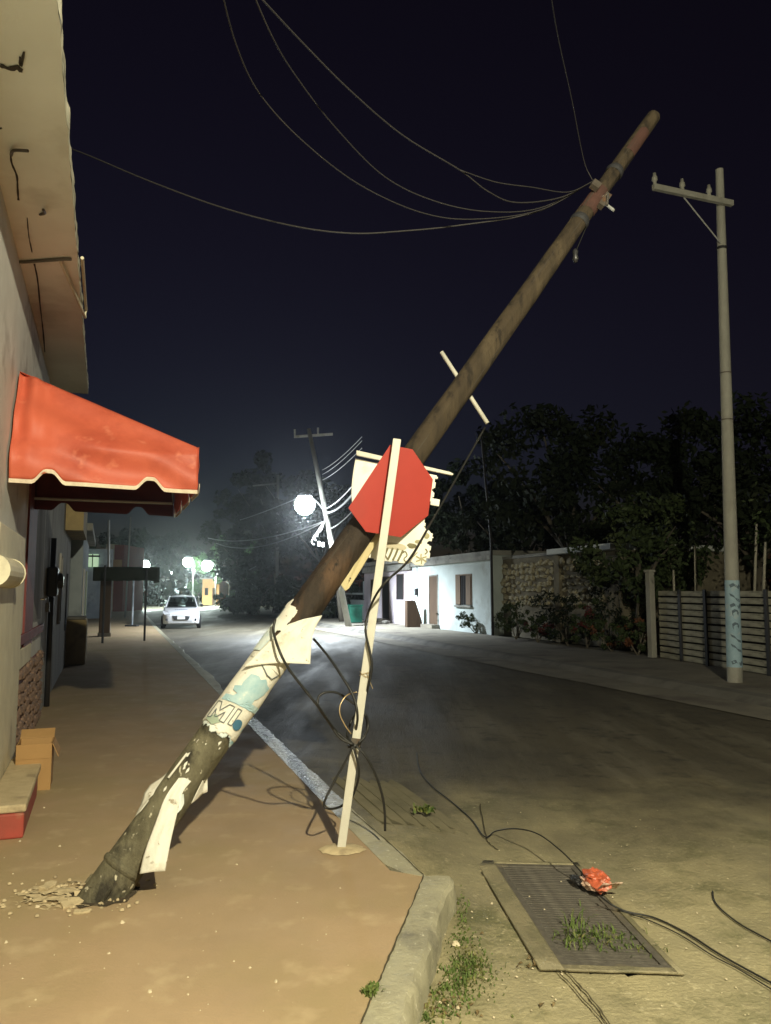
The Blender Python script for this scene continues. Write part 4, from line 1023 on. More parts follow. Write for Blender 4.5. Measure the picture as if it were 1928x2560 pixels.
# ================================================================== DRAIN GRATE
gr = thing('drain_grate', GR(0, 0, -.12), 'rusty steel drain grate set in the sandy street corner', 'grate')
mb = MB(); fwid = .035
for (a0, a1, b0, b1) in ((-gw / 2, gw / 2, gl / 2 - fwid, gl / 2), (-gw / 2, gw / 2, -gl / 2, -gl / 2 + fwid)):
    mb.box(GR(a0, b0, -.150), gx * (a1 - a0), gy * (b1 - b0), Z(.033))
for (a0, a1) in ((-gw / 2, -gw / 2 + fwid), (gw / 2 - fwid, gw / 2)):
    mb.box(GR(a0, -gl / 2 + fwid, -.150), gx * (a1 - a0), gy * (gl - 2 * fwid), Z(.032))
mb.build('frame', M_grate, gr)
nb = 42; bar0 = None; stp = (gl - 2 * fwid) / nb
for i in range(nb):
    b0 = -gl / 2 + fwid + stp * (i + .5)
    if bar0 is None:
        bar0 = MB().cbox(GR(0, b0, -.132), gx * (gw - 2 * fwid), gy * (stp * .55), Z(.016)).build('bar', M_grate, gr)
        bl0 = GR(0, b0, -.132); 
    else:
        o = bar0.copy(); COL.objects.link(o); o.parent = gr; o.location = gy * (stp * i) + Z(random.uniform(-.002, .002)); o.rotation_euler = (0, random.uniform(-.006, .006), random.uniform(-.004, .004))
        o.name = 'bar'
mb = MB()
for a in (-gw * .17, gw * .17): mb.box(GR(a, -gl / 2 + fwid, -.152), gx * .012, gy * (gl - 2 * fwid), Z(.011))
mb.build('cross_bar', M_grate, gr)
mb = MB()      # pit below
o0 = [GR(-gw / 2, -gl / 2, 0), GR(gw / 2, -gl / 2, 0), GR(gw / 2, gl / 2, 0), GR(-gw / 2, gl / 2, 0)]
mb.add([Vector((p.x, p.y, -.13)) for p in o0] + [Vector((p.x, p.y, -.75)) for p in o0], [(0, 1, 5, 4), (1, 2, 6, 5), (2, 3, 7, 6), (3, 0, 4, 7), (4, 5, 6, 7)])
mb.build('pit', M_pit, gr)
col_ = struct(MB().build('grate_collar', M_sand)) if False else None
mb = MB(); cw = .105
def cb(a0, a1, b0, b1, z=-.1165):
    def fn(u, v): 
        a = a0 + (a1 - a0) * u; b_ = b0 + (b1 - b0) * v
        return GR(a, b_, z + .004 * nz((a * 9, b_ * 9, 1)))
    mb.grid(fn, 12, 12)
cb(-gw / 2 - cw, -gw / 2 - .001, -gl / 2 - cw * .4, gl / 2 + cw * .3); cb(gw / 2 + .001, gw / 2 + cw * .25, -gl / 2 - cw * .4, gl / 2 + cw * .3)
cb(-gw / 2 - .001, gw / 2 + .001, gl / 2 + .001, gl / 2 + cw * .3); cb(-gw / 2 - .001, gw / 2 + .001, -gl / 2 - cw * .4, -gl / 2 - .001)
mb.build('collar', M_road, gr, smooth=True, solid=.012)
# orange plastic bag with clear wrap at the grate edge
bagc = GR(gw / 2 - .03, gl / 2 - .20, -.11) + Z(.0)
bagc = G(1492, 2222, -.10)
bag = thing('orange_bag', bagc, 'crumpled orange plastic bag knotted on the cable by the grate', 'bag')
def crump(c, rx, ry, rz, ex, ey, seed, amp=.3):
    def fn(u, v):
        th = 2 * math.pi * u; ph = math.pi * (v - .5)
        d = Vector((math.cos(ph) * math.cos(th), math.cos(ph) * math.sin(th), math.sin(ph)))
        r_ = 1 + amp * noise.noise(d * 2.2 + Vector((seed, 0, 0))) + amp * .5 * noise.noise(d * 5 + Vector((seed, 3, 0)))
        return Vector(c) + (ex * d.x * rx + ey * d.y * ry + Z(d.z * rz)) * r_
    return MB().grid(fn, 28, 18)
bd = (G(1540, 2245, -.1) - G(1455, 2190, -.1)).normalized(); bs = Vector((-bd.y, bd.x, 0))
crump(bagc + Z(.045), .105, .06, .05, bd, bs, 4).build('body', M_orangebag, bag)
crump(bagc + bs * -.035 + Z(.025) - bd * .01, .075, .03, .03, bd, bs, 8, .4).build('fold', M_clearbag, bag)
MB().grid(lambda u, v: bagc + bd * (.06 + .07 * u) + bs * (-.05 + .13 * v) + Z(.02 + .05 * u + .02 * nz((u * 4, v * 6, 1))), 8, 8).build('loose_end', M_clearbag, bag, smooth=True, solid=.001)
crump(bagc - bd * .115 + Z(.03), .03, .02, .02, bd, bs, 14, .3).build('knot', M_plasticdark, bag)
crump(bagc - bd * .10 - bs * .05 + Z(.012), .07, .03, .02, bd, bs, 17, .4).build('dark_rag', M_plasticdark, bag)
# cables on the road
def gcable(pts, r, label, mat=None):
    p = smooth_path([G(a, b_, z_) for a, b_, z_ in pts], 8); o = MB().tube(p, r, 6).build('ground_cable', mat or M_black, base=p[0], smooth=True); return tag(o, label, 'cable')
zr = ROAD_Z + .012
gcable([(1042, 1880, zr), (1050, 1925, zr), (1080, 1965, zr), (1130, 2005, zr), (1180, 2050, zr), (1212, 2092, zr + .01), (1240, 2078, zr + .03), (1290, 2072, .0), (1345, 2085, .03), (1400, 2125, .02), (1440, 2165, -.02), (1468, 2198, -.05)], .0042, 'thin black cable arching over the road into the orange bag')
gcable([(1500, 2240, -.06), (1530, 2262, -.08), (1570, 2280, zr + .01), (1640, 2296, zr), (1720, 2335, zr), (1790, 2380, zr), (1860, 2420, zr), (1990, 2490, zr)], .0045, 'black cable running from the orange bag across the sandy road')
gcable([(1545, 2275, -.105), (1620, 2300, zr), (1700, 2337, zr), (1780, 2388, zr), (1850, 2425, zr), (1980, 2505, zr)], .0028, 'second thinner cable beside the one from the bag')
gcable([(1782, 2228, zr), (1786, 2250, zr), (1805, 2275, zr), (1850, 2310, zr), (1900, 2338, zr), (1980, 2380, zr)], .004, 'loose cable curving on the road at the right edge')

# ================================================================== RIGHT SIDE OF THE STREET
def sbox(mb, u0, u1, v0, v1, z0, z1):
    return mb.box(S(u0, v0, z0), SD * (u1 - u0), SR * (v1 - v0), Z(z1 - z0))
def u_at(px, v):     # street u of a facade point seen at photo column px
    k = (px - 964) / F; # X = kY ; X*cos + Y*sin = v
    Y = v / (k * math.cos(ANG) + math.sin(ANG)); return -k * Y * math.sin(ANG) + Y * math.cos(ANG)
HV = 12.0
def z_at(px, py, v):
    u = u_at(px, v); p = S(u, v); return P(px, py, p.y).z
# white house
u0, u1 = u_at(1231, HV), u_at(1031, HV)
wh = thing('white_house', S((u0 + u1) / 2, HV), 'low white house with dark doorway and shuttered window', 'house')
mb = MB(); sbox(mb, u0, u1, HV, HV + 6, 0, 2.78); mb.build('wall', M_housewhite, wh)
mb = MB(); sbox(mb, u0 - .1, u1 + .05, HV - .02, HV + 6, 2.781, 2.95); mb.build('roof_slab', M_roofslab, wh)
mb = MB(); sbox(mb, u0 + .02, u1, HV - .10, HV - .001, 2.62, 2.78); mb.build('cornice', M_roofslab, wh)
def opening(parent, pxa, pxb, z0, z1, v, mat, name, fr=.07, frm=None, dep=.03):
    ua, ub = sorted((u_at(pxa, v), u_at(pxb, v)))
    mb = MB(); sbox(mb, ua, ub, v - dep * .4, v - .002, z0, z1); o = mb.build(name, mat, parent)
    if fr:
        mb = MB(); sbox(mb, ua - fr, ua, v - dep, v - .002, z0, z1 + fr); sbox(mb, ub, ub + fr, v - dep, v - .002, z0, z1 + fr); sbox(mb, ua, ub, v - dep, v - .002, z1, z1 + fr)
        mb.build('frame', frm or M_roofslab, o)
    return o
dr_ = opening(wh, 1074, 1094, .18, 2.15, HV, M_doorbrown, 'door', .06, M_roofslab)
ua, ub = sorted((u_at(1070, HV), u_at(1098, HV)))
mb = MB(); sbox(mb, ua, ub, HV - .35, HV - .002, 0.02, .17); mb.build('doorstep', M_farside, wh)
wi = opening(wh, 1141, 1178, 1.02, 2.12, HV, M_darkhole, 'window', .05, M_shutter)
ua, ub = sorted((u_at(1141, HV), u_at(1178, HV)))
for (a, c) in ((ua, ua + (ub - ua) * .3), (ub - (ub - ua) * .32, ub)):
    mb = MB(); sbox(mb, a + .01, c - .01, HV - .05, HV - .015, 1.03, 2.11); mb.build('shutter', M_shutter, wh)
for k in range(3):
    uk = ua + (ub - ua) * (.38 + .12 * k); MB().tube([S(uk, HV - .06, 1.03), S(uk, HV - .06, 2.11)], .012, 6).build('window_bar', M_darkpost, wh)
mb = MB(); sbox(mb, u1 - .75, u1 - .55, HV - .12, HV - .002, 1.35, 1.65); mb.build('meter_box', M_darkpost, wh, bevel=.01)
MB().tube([S(u1 - .65, HV - .03, 1.65), S(u1 - .65, HV - .03, 2.6)], .015, 6).build('conduit', M_roofslab, wh)
mb = MB(); sbox(mb, ua - .08, ub + .08, HV - .09, HV - .003, .93, 1.0); mb.build('window_sill', M_roofslab, wh)
# damp footing strip is part of the paint; electric mast on the corner
mast = tag(MB().tube([S(u0 - .25, HV - .15, 0), P(1228, 1350, S(u0, HV).y), P(1203, 1085, S(u0, HV).y)], [.05, .045, .035], 8).build('service_mast', M_darkpost, base=S(u0 - .25, HV - .15, 0)), 'thin dark service mast rising at the corner of the white house', 'mast')
# pinkish house
u2, u3 = u_at(1029, HV), u_at(910, HV)
ph = thing('pinkish_house', S((u2 + u3) / 2, HV), 'low pinkish-white house with dark door and small window', 'house')
mb = MB(); sbox(mb, u2, u3, HV + .02, HV + 6, 0, 2.85); mb.build('wall', M_housepink, ph)
mb = MB(); sbox(mb, u2, u3 + .1, HV - .28, HV + 6, 2.851, 3.02); mb.build('roof_slab', M_roofslab, ph)
mb = MB(); sbox(mb, u2, u3 + .05, HV - .1, HV + .019, 2.5, 2.85); mb.build('cornice', M_roofslab, ph)
opening(ph, 958, 973, .2, 2.2, HV + .02, M_darkhole, 'door', .06, M_doorbrown)
opening(ph, 929, 938, .9, 2.1, HV + .02, M_darkhole, 'window', .05, M_doorbrown)
opening(ph, 993, 1009, 1.15, 2.3, HV + .02, M_darkhole, 'window', .04, M_doorbrown)
ua, ub = sorted((u_at(945, HV), u_at(975, HV)))
mb = MB(); sbox(mb, ua, ub, HV - .4, HV + .018, .02, .19); mb.build('doorstep', M_farside, ph)
# dark slab leaning by the house, small stones
def on_px(px, py): return G(px, py, .02)
bo = thing('dark_board', on_px(1036, 1568), 'dark tapered concrete buttress between the two white houses', 'buttress')
g = on_px(1018, 1568); g2 = on_px(1056, 1568)
MB().prism([g, g2, g2 + Z(.25), g + (g2 - g) * .55 + Z(1.12), g + Z(1.12)], SD * .3).build('slab', M_doorbrown, bo, bevel=.02)
g = on_px(1006, 1540); MB().box(g, SR * .3, SD * .25, Z(.55)).build('side_block', M_doorbrown, bo, bevel=.02)
for (px, py, r_, lab) in ((965, 1560, .22, 'dark stone lying on the pavement by the pinkish house'),):
    g = on_px(px, py); o = put(stone_mesh('kerb_rock', M_darkconc, 91), 'rock', g + Z(r_ * .3), (.1, .2, .5), (r_ * 2.4, r_ * 1.6, r_ * 1.1), None) if False else None
    me_ = stone_mesh('kerb_rock', M_darkconc, 91); o = bpy.data.objects.new('rock', me_); COL.objects.link(o); o.location = g + Z(r_ * .35); o.scale = (r_ * 2.4, r_ * 1.6, r_ * 1.1); tag(o, lab, 'rock')
# yard front with green bin, white gate wall and leaning stump
yd = thing('white_yard_wall', on_px(880, 1545), 'low white yard wall with railing left of the pinkish house', 'wall')
ua, ub = sorted((u_at(905, HV), u_at(845, HV)))
mb = MB(); sbox(mb, ua, ub, HV + .3, HV + .5, 0, 1.05); mb.build('wall', M_housewhite, yd)
mb = MB(); sbox(mb, ua, ub, HV + .25, HV + .52, 1.35, 1.45); sbox(mb, ua, ua + .1, HV + .3, HV + .42, 1.05, 1.35); sbox(mb, ub - .1, ub, HV + .3, HV + .42, 1.05, 1.35); mb.build('railing', M_housewhite, yd)
mb = MB(); sbox(mb, ua, ua + (ub - ua) * .35, HV + .6, HV + .8, 1.1, 2.1); mb.build('lit_panel', M_housewhite, yd)
gb = thing('green_bin', on_px(887, 1556), 'green square bin by the white yard wall', 'bin')
g = on_px(874, 1557); MB().box(g, SR * .65, SD * .6, Z(.80)).build('body', M_greenpaint, gb, bevel=.03)
MB().box(g - SR * .03 - SD * .03 + Z(.801), SR * .71, SD * .66, Z(.06)).build('lid', M_greenpaint, gb, bevel=.02)
stp_ = thing('leaning_stump', on_px(853, 1552), 'short leaning grey wooden stump beside the green bin', 'stump')
g = on_px(855, 1553); MB().tube([g, P(848, 1500, g.y), P(846, 1470, g.y)], [.16, .12, .11], 10).build('stem', M_bark, stp_, smooth=True)
bk = thing('bicycle_wheel', on_px(866, 1552), 'small wheel leaning between the stump and the green bin', 'wheel')
g = on_px(866, 1552); MB().tube([g + Z(.3) + SD * (.28 * math.cos(k * math.pi / 10)) + Z(.28 * math.sin(k * math.pi / 10)) for k in range(21)], .025, 6).build('tyre', M_tyre, bk)
mb = MB()
for k in range(6): mb.tube([g + Z(.3), g + Z(.3) + SD * (.27 * math.cos(k * math.pi / 3)) + Z(.27 * math.sin(k * math.pi / 3))], .008, 5)
mb.build('spoke_set', M_rim, bk)
# --- stone wall house to the right
SV = 12.4
ua, ub = u_at(1500, SV), u_at(1236, SV) - .05
sh = thing('stone_house', S((ua + ub) / 2, SV), 'rough limestone wall of the overgrown building with white roof edge', 'building')
mb = MB(); sbox(mb, ua - .9, ub, SV, SV + 5, 0, 2.62); mb.build('wall', M_mortar, sh)
rz = 2.63
uc = u_at(1392, SV)
mb = MB(); sbox(mb, ua - 1.0, uc, SV - .35, SV + 5, rz, rz + .16); mb.build('roof_slab', M_whiteslab, sh)
mb = MB(); sbox(mb, uc + .02, ub, SV - .02, SV + 5, rz, rz + .10); mb.build('roof_slab', M_roofslab, sh)
mb = MB(); sbox(mb, uc - .3, uc, SV - .12, SV - .002, 0, 2.62); mb.build('pier', M_mortar, sh)
random.seed(21); z_ = 1.05; cnt = 0
while z_ < 2.5:
    hh = random.uniform(.16, .24); uq = ua - .3 + random.uniform(0, .2)
    while uq < ub - .15:
        ww = random.uniform(.20, .42)
        if random.random() > .06 and cnt < 290:
            put(random.choice(ST1), 'stone', S(uq + ww / 2, SV - .02 + random.uniform(-.03, .03), z_ + hh / 2 + random.uniform(-.05, .05)), (random.uniform(-.3, .3), random.uniform(-.3, .3), ANG + math.pi / 2 + random.uniform(-.1, .1)), (ww * random.uniform(.75, 1.3), .18, hh * random.uniform(.75, 1.5)), sh); cnt += 1
        uq += ww + .015
    z_ += hh + .012
# --- gate post and slat fence
gp = thing('gate_post', G(1638, 1646), 'square concrete gate post at the end of the slat fence', 'post')
g = G(1631, 1646); MB().box(g, SR * .14 + Vector((0, 0, 0)), SD * .16, Z(1.95)).build('shaft', M_polecon, gp, bevel=.012)
MB().box(g - SR * .02 - SD * .02 + Z(1.951), SR * .18, SD * .20, Z(.06)).build('cap', M_polecon, gp, bevel=.01)
fA = G(1650, 1646); fB = G(1928, 1692); fd_ = (fB - fA).normalized(); fn_ = Vector((-fd_.y, fd_.x, 0))
if fn_.y < 0: fn_ = -fn_
L_ = (fB - fA).length * 1.25
fe = thing('slat_fence', fA, 'weathered grey fence of wide horizontal slats between dark posts', 'fence')
bays = 5; bay = L_ / bays; slat0 = None; zt = 1.52; ns = 11; hs_ = zt / ns
random.seed(9)
for bI in range(bays):
    for k in range(ns):
        o_ = fA + fd_ * (bay * bI + .02) + Z(.03 + hs_ * k)
        if slat0 is None:
            slat0 = MB().box(o_, fd_ * (bay - .04), fn_ * .022, Z(hs_ - .032)).build('slat', M_slat, fe); s_org = o_.copy()
        else:
            o = slat0.copy(); COL.objects.link(o); o.parent = fe; o.name = 'slat'
            o.location = (o_ - s_org) + fn_ * random.uniform(0, .012) + Z(random.uniform(-.006, .006))
    p_ = fA + fd_ * (bay * (bI + 1)) - fd_ * .045 - fn_ * .04
    MB().box(p_, fd_ * .085, fn_ * .035, Z(1.55)).build('post', M_darkpost, fe)
tag(MB().box(fA - fd_ * .1 + fn_ * .12, fd_ * (L_ + 2), fn_ * .05, Z(1.45)).build('gap_shade_sheet', M_darkhole, base=fA), 'dark sheet added behind the fence for shade in the gaps', 'wall')  # dark sheet added to paint the shade between the slats
# thin trunks and plants above the fence
def thin_tree(px, y0, y1, Yd, lean, label, r=.035, leaves=0):
    b_ = P(px, y1, Yd); b_.z = 0; t_ = P(px + lean, y0, Yd)
    root = thing('sapling', b_, label, 'sapling', 'saplings behind the slat fence')
    m1 = b_.lerp(t_, .5) + Vector((.06 * nz((px, 0, 0)), 0, 0))
    MB().tube(smooth_path([b_, m1, t_], 4), [r] * 4 + [r * .8] * 4 + [r * .6], 7).build('trunk', M_palebark, root, smooth=True)
    mb = MB(); random.seed(px)
    for k in range(60):
        c_ = t_ + Vector((random.gauss(0, .35), random.gauss(0, .3), random.gauss(.15, .28))); leafq(mb, c_, .12)
    mb.build('crown', M_leafg, root)
    return root
def leafq(mb, c, s):
    n1 = Vector((random.gauss(0, 1), random.gauss(0, 1), random.gauss(0, 1))).normalized()
    t1 = n1.orthogonal().normalized(); t2 = n1.cross(t1)
    a_ = random.uniform(0, 6.3); x_ = t1 * math.cos(a_) + t2 * math.sin(a_); y_ = n1.cross(x_)
    s *= random.uniform(.7, 1.3)
    mb.add([c - x_ * s * .5, c + y_ * s * .22, c + x_ * s * .5, c - y_ * s * .22], [(0, 1, 2, 3)])
thin_tree(1690, 1425, 1640, 17.5, -6, 'pale sapling nearest the gate post behind the fence')
thin_tree(1742, 1365, 1640, 17.0, -4, 'taller pale sapling left of the concrete pole')
thin_tree(1880, 1310, 1640, 15.5, 12, 'tallest pale sapling right of the concrete pole')
thin_tree(1900, 1355, 1640, 15.0, 14, 'pale sapling at the far right of the fence')
# ---------------------------------------------------------------- trees and shrubs
def clumps(mb, c, rad, ncl, per, leaf, seed, squash=.8):
    random.seed(seed); c = Vector(c)
    for i in range(ncl):
        while True:
            d = Vector((random.uniform(-1, 1), random.uniform(-1, 1), random.uniform(-1, 1)))
            if .35 < d.length < 1: break
        d = Vector((d.x * rad[0], d.y * rad[1], d.z * rad[2] * (1 if d.z > 0 else .8)))
        cc = c + d; cr = random.uniform(.13, .27) * (rad[0] + rad[2]) / 2
        for k in range(per):
            while True:
                q = Vector((random.uniform(-1, 1), random.uniform(-1, 1), random.uniform(-1, 1)))
                if q.length < 1: break
            leafq(mb, cc + Vector((q.x * cr, q.y * cr, q.z * cr * squash)), leaf)
def tree(base, top_z, rad, label, seed, mat, group, leaf=.22, ncl=46, per=100, name='tree', trunk_r=.16):
    base = Vector(base); root = thing(name, base, label, 'tree', group)
    random.seed(seed); cc = Vector((base.x, base.y, top_z - rad[2]))
    mb = MB(); fork = base.lerp(cc, .55)
    mb.tube(smooth_path([base - Z(.1), base.lerp(fork, .5) + Vector((random.uniform(-.15, .15), 0, 0)), fork], 4), [trunk_r] * 4 + [trunk_r * .85] * 4 + [trunk_r * .7], 9)
    for k in range(6):
        a_ = k * 1.05 + random.uniform(-.3, .3)
        e_ = cc + Vector((math.cos(a_) * rad[0] * .65, math.sin(a_) * rad[1] * .65, random.uniform(-.3, .5) * rad[2]))
        mb.tube(smooth_path([fork - Z(.1), fork.lerp(e_, .5) + Z(.2), e_], 3), [trunk_r * .55, trunk_r * .5, trunk_r * .45, trunk_r * .4, trunk_r * .3, trunk_r * .22, trunk_r * .14], 6)
    mb.build('trunk', M_bark, root, smooth=True)
    mb = MB(); clumps(mb, cc, rad, ncl, int(per * 1.6), leaf * 1.15, seed); mb.build('crown', mat, root)
    return root
TG = 'dark trees behind the houses'
def tpx(px, Yd): q = P(px, 1480, Yd); return Vector((q.x, q.y, 0))
def tz(px, py, Yd): return P(px, py, Yd).z
tree(tpx(1180, 38), tz(1180, 1150, 38), (3.2, 2.6, 2.6), 'dark round tree behind the white house roof', 31, M_leaf, TG, .26)
tree(tpx(1430, 27), tz(1430, 1000, 27), (3.9, 3.0, 3.1), 'largest dark tree rising behind the stone wall', 32, M_leaf, TG, .26, 60, 70)
tree(tpx(1680, 24), tz(1680, 1040, 24), (3.3, 2.6, 2.8), 'dark tree behind the gate post and fence', 33, M_leaf, TG, .24, 50, 70)
tree(tpx(1900, 21), tz(1900, 985, 21), (2.8, 2.4, 2.9), 'dark tree at the right edge behind the concrete pole', 34, M_leaf, TG, .24, 50, 70)
tree(tpx(1290, 30), tz(1290, 1230, 30), (2.3, 2.0, 1.7), 'lower dark tree over the stone building', 35, M_leaf, TG, .24, 36, 60)
tree(tpx(1600, 19.5), tz(1600, 1230, 19.5), (1.7, 1.3, 1.6), 'grey-green tree overhanging the gate post', 36, M_leafg, TG, .16, 44, 60, trunk_r=.1)
tree(tpx(690, 75), tz(690, 1130, 75), (6.0, 4, 5.2), 'dark tree behind the brightest street lamp', 41, M_leaf, TG, .5, 46, 60)
tree(tpx(800, 58), tz(800, 1190, 58), (4.6, 3.5, 3.6), 'dark tree right of the brightest street lamp', 42, M_leaf, TG, .4, 40, 60)
tree(tpx(610, 66), tz(610, 1260, 66), (4.2, 3, 3.9), 'dark leafy tree left of the brightest lamp', 43, M_leaf, TG, .42, 44, 60)
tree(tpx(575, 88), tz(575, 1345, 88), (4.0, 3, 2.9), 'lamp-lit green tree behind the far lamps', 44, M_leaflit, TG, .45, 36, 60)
tree(tpx(400, 125), tz(400, 1330, 125), (8, 4, 5.0), 'wide distant tree above the far end of the street', 45, M_leaf, TG, .7, 50, 60)
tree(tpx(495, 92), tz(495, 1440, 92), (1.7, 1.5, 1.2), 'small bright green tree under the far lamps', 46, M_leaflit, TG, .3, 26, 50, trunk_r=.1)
tree(tpx(300, 95), tz(300, 1310, 95), (6, 4, 4.2), 'dark tree behind the red house', 47, M_leaf, TG, .6, 44, 60)
tree(tpx(800, 45), tz(800, 1430, 45), (2.6, 1.8, 1.6), 'low dark tree behind the white yard wall', 48, M_leaf, TG, .3, 30, 60, trunk_r=.1)
tree(tpx(650, 55), tz(650, 1430, 55), (3.0, 2, 1.7), 'low dark roadside tree left of the leaning pole', 49, M_leaf, TG, .32, 34, 60, trunk_r=.1)
def shrub(px, py, Yd, rad, label, seed, mat, ncl=16, per=46, leaf=.10, name='shrub', flower=None, cat='shrub'):
    b_ = G(px, py) if Yd is None else tpx(px, Yd); root = thing(name, b_, label, cat, 'shrubs along the far pavement')
    random.seed(seed); mb = MB()
    for k in range(5): 
        e_ = b_ + Vector((random.uniform(-.5, .5) * rad[0], random.uniform(-.3, .3) * rad[1], rad[2] * random.uniform(.8, 1.3)))
        mb.tube([b_, b_.lerp(e_, .5) + Vector((random.uniform(-.05, .05), 0, 0)), e_], [.02, .015, .008], 5)
    mb.build('stem', M_bark, root)
    mb = MB(); clumps(mb, b_ + Z(rad[2] * .95), rad, ncl, per, leaf, seed + 1); mb.build('foliage', mat, root)
    if flower:
        mb = MB(); clumps(mb, b_ + Z(rad[2] * 1.05) - SR * rad[0] * .1, (rad[0] * .95, rad[1] * .95, rad[2] * .85), max(5, ncl // 2), 34, leaf * .9, seed + 2); fo = mb.build('flower', flower, root); fo['kind'] = 'stuff'
    return root
shrub(1105, 1572, None, (.35, .3, .42), 'small dark shrub by the white house doorway', 51, M_leafg)
shrub(1190, 1584, None, (.75, .4, .42), 'dark low shrub at the foot of the white house corner', 52, M_leafg, 18)
shrub(1290, 1600, None, (.7, .45, .62), 'dark tall shrub against the stone wall', 53, M_leafg, 22)
shrub(1345, 1608, None, (.55, .45, .5), 'dark shrub with a few red blooms by the stone wall', 54, M_leafg, 18, flower=M_redflower)
shrub(1420, 1616, None, (.8, .5, .75), 'tall dark shrub in the middle of the stone wall', 55, M_leaf, 26)
shrub(1468, 1622, None, (.5, .4, .72), 'shrub with red blooms right of the tall dark shrub', 56, M_leafg, 16, flower=M_redflower)
shrub(1530, 1630, None, (.6, .4, .48), 'low orange-flowered bush near the gate post', 57, M_leafg, 18, flower=M_orangeflower)
shrub(1595, 1640, None, (.5, .4, .46), 'low orange-red bush touching the gate post', 58, M_leafg, 16, flower=M_orangeflower)
shrub(1575, 1600, 20, (.8, .5, 1.25), 'tall dark shrub behind the orange bushes', 59, M_leaf, 26)
shrub(1520, 1600, 21, (.7, .5, 1.15), 'dark shrub hiding the lower stone wall', 60, M_leaf, 24)
shrub(1385, 1560, 24, (1.0, .5, .75), 'climbing dark shrub below the white roof edge', 61, M_leaf, 26)
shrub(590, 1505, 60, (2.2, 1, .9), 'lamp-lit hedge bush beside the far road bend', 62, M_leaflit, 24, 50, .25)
shrub(640, 1505, 52, (1.6, 1, .8), 'dark hedge bush left of the leaning pole', 63, M_leaf, 20, 50, .22)

# ---------------------------------------------------------------- concrete utility pole on the right
RB = G(1838, 1706)
rp = thing('concrete_pole', RB, 'tall grey concrete utility pole with crossarm at the right', 'utility pole')
RT = P(1799, 424, RB.y - .05)
rax = (RT - RB).normalized(); RL = (RT - RB).length
def rr(s): return .125 - .058 * s / RL
def RPt(s, th, d=0):
    e1 = Vector((0, -1, 0)); e1 = (e1 - rax * e1.dot(rax)).normalized(); e2 = e1.cross(rax)
    if e2.x < 0: e2 = -e2
    return RB + rax * s + (e1 * math.cos(th) + e2 * math.sin(th)) * (rr(s) + d)
MB().grid(lambda u, v: RPt(-.05 + (RL + .05) * v, 2 * math.pi * u), 24, 40).build('shaft', M_polecon, rp, smooth=True)
MB().add([RPt(RL, 2 * math.pi * k / 24) for k in range(24)], [tuple(range(24))]).build('top_cap', M_polecon, rp)
def r_s(py):
    best = None
    for i in range(600):
        s = RL * i / 599; d = abs(proj(RB + rax * s)[1] - py)
        if best is None or d < best[0]: best = (d, s)
    return best[1]
sarm = r_s(512); ac = RB + rax * sarm
armz = ac.z; R_end = ac + SR * .16 - SD * .11; L_end = P(1634, 478, ac.y - .62); L_end.z = armz
adir = (L_end - R_end); adir.z = 0
asd = Vector((-adir.y, adir.x, 0)).normalized()
MB().box(R_end - Z(.05) - asd * .04, adir, asd * .08, Z(.10)).build('crossarm', M_polecon, rp, bevel=.008)
for t_ in (.98, .64, .30):
    c_ = R_end + adir * t_ + Z(.05)
    MB().tube([c_, c_ + Z(.05), c_ + Z(.07), c_ + Z(.13), c_ + Z(.15), c_ + Z(.20)], [.03, .03, .05, .045, .03, .028], 10).build('insulator', M_polecon, rp, smooth=True)
MB().tube([R_end + adir * .60 - Z(.04) - asd * .05, RPt(r_s(612), -.6, .01)], .012, 6).build('brace', M_galv, rp)
MB().grid(lambda u, v: RPt(r_s(625) + .05 * v, 2 * math.pi * u, .012), 24, 1).build('steel_band', M_darkpost, rp)
for py in (935, 1052):
    MB().grid(lambda u, v: RPt(r_s(py) + .02 * v, 2 * math.pi * u, .005), 24, 1).build('steel_band', M_steel, rp)
sb0, sb1 = r_s(1668), r_s(1450)
MB().grid(lambda u, v: RPt(sb0 + (sb1 - sb0) * v, -1.75 + 3.5 * u, .004 + .002 * nz((u * 4, v * 8, 2))), 24, 30).build('painted_poster', M_bluepaint, rp, smooth=True)
random.seed(14)
def rstroke(pts, w):
    v_ = []
    for i, (a, c_) in enumerate(pts):
        v_ += [RPt(c_ + w * .5, a, .010), RPt(c_ - w * .5, a + .15, .010)]
    return MB().add(v_, [(2 * i, 2 * i + 1, 2 * i + 3, 2 * i + 2) for i in range(len(pts) - 1)]).build('faded_mark', pm('dull_blue_mark', (.12, .17, .22), None, rough=.7, bump=0), rp, solid=.001)
Hs = sb1 - sb0
for (c_, sh_) in ((.93, 0), (.80, 1), (.70, 0), (.62, 2), (.47, 2), (.33, 1), (.22, 1), (.05, 0)):
    s_ = sb0 + Hs * c_
    if sh_ == 0: rstroke([(-.8, s_), (-.3, s_ + .03), (.3, s_ - .02), (.6, s_ + .02)], .05)
    elif sh_ == 1: rstroke([(-.8, s_ + .05), (-.3, s_ + .02), (.0, s_ - .03), (.5, s_ - .05)], .045); 
    else: rstroke([(-.5, s_ - .04), (-.55, s_ + .02), (-.2, s_ + .05), (.2, s_ + .03), (.1, s_ - .02)], .04)
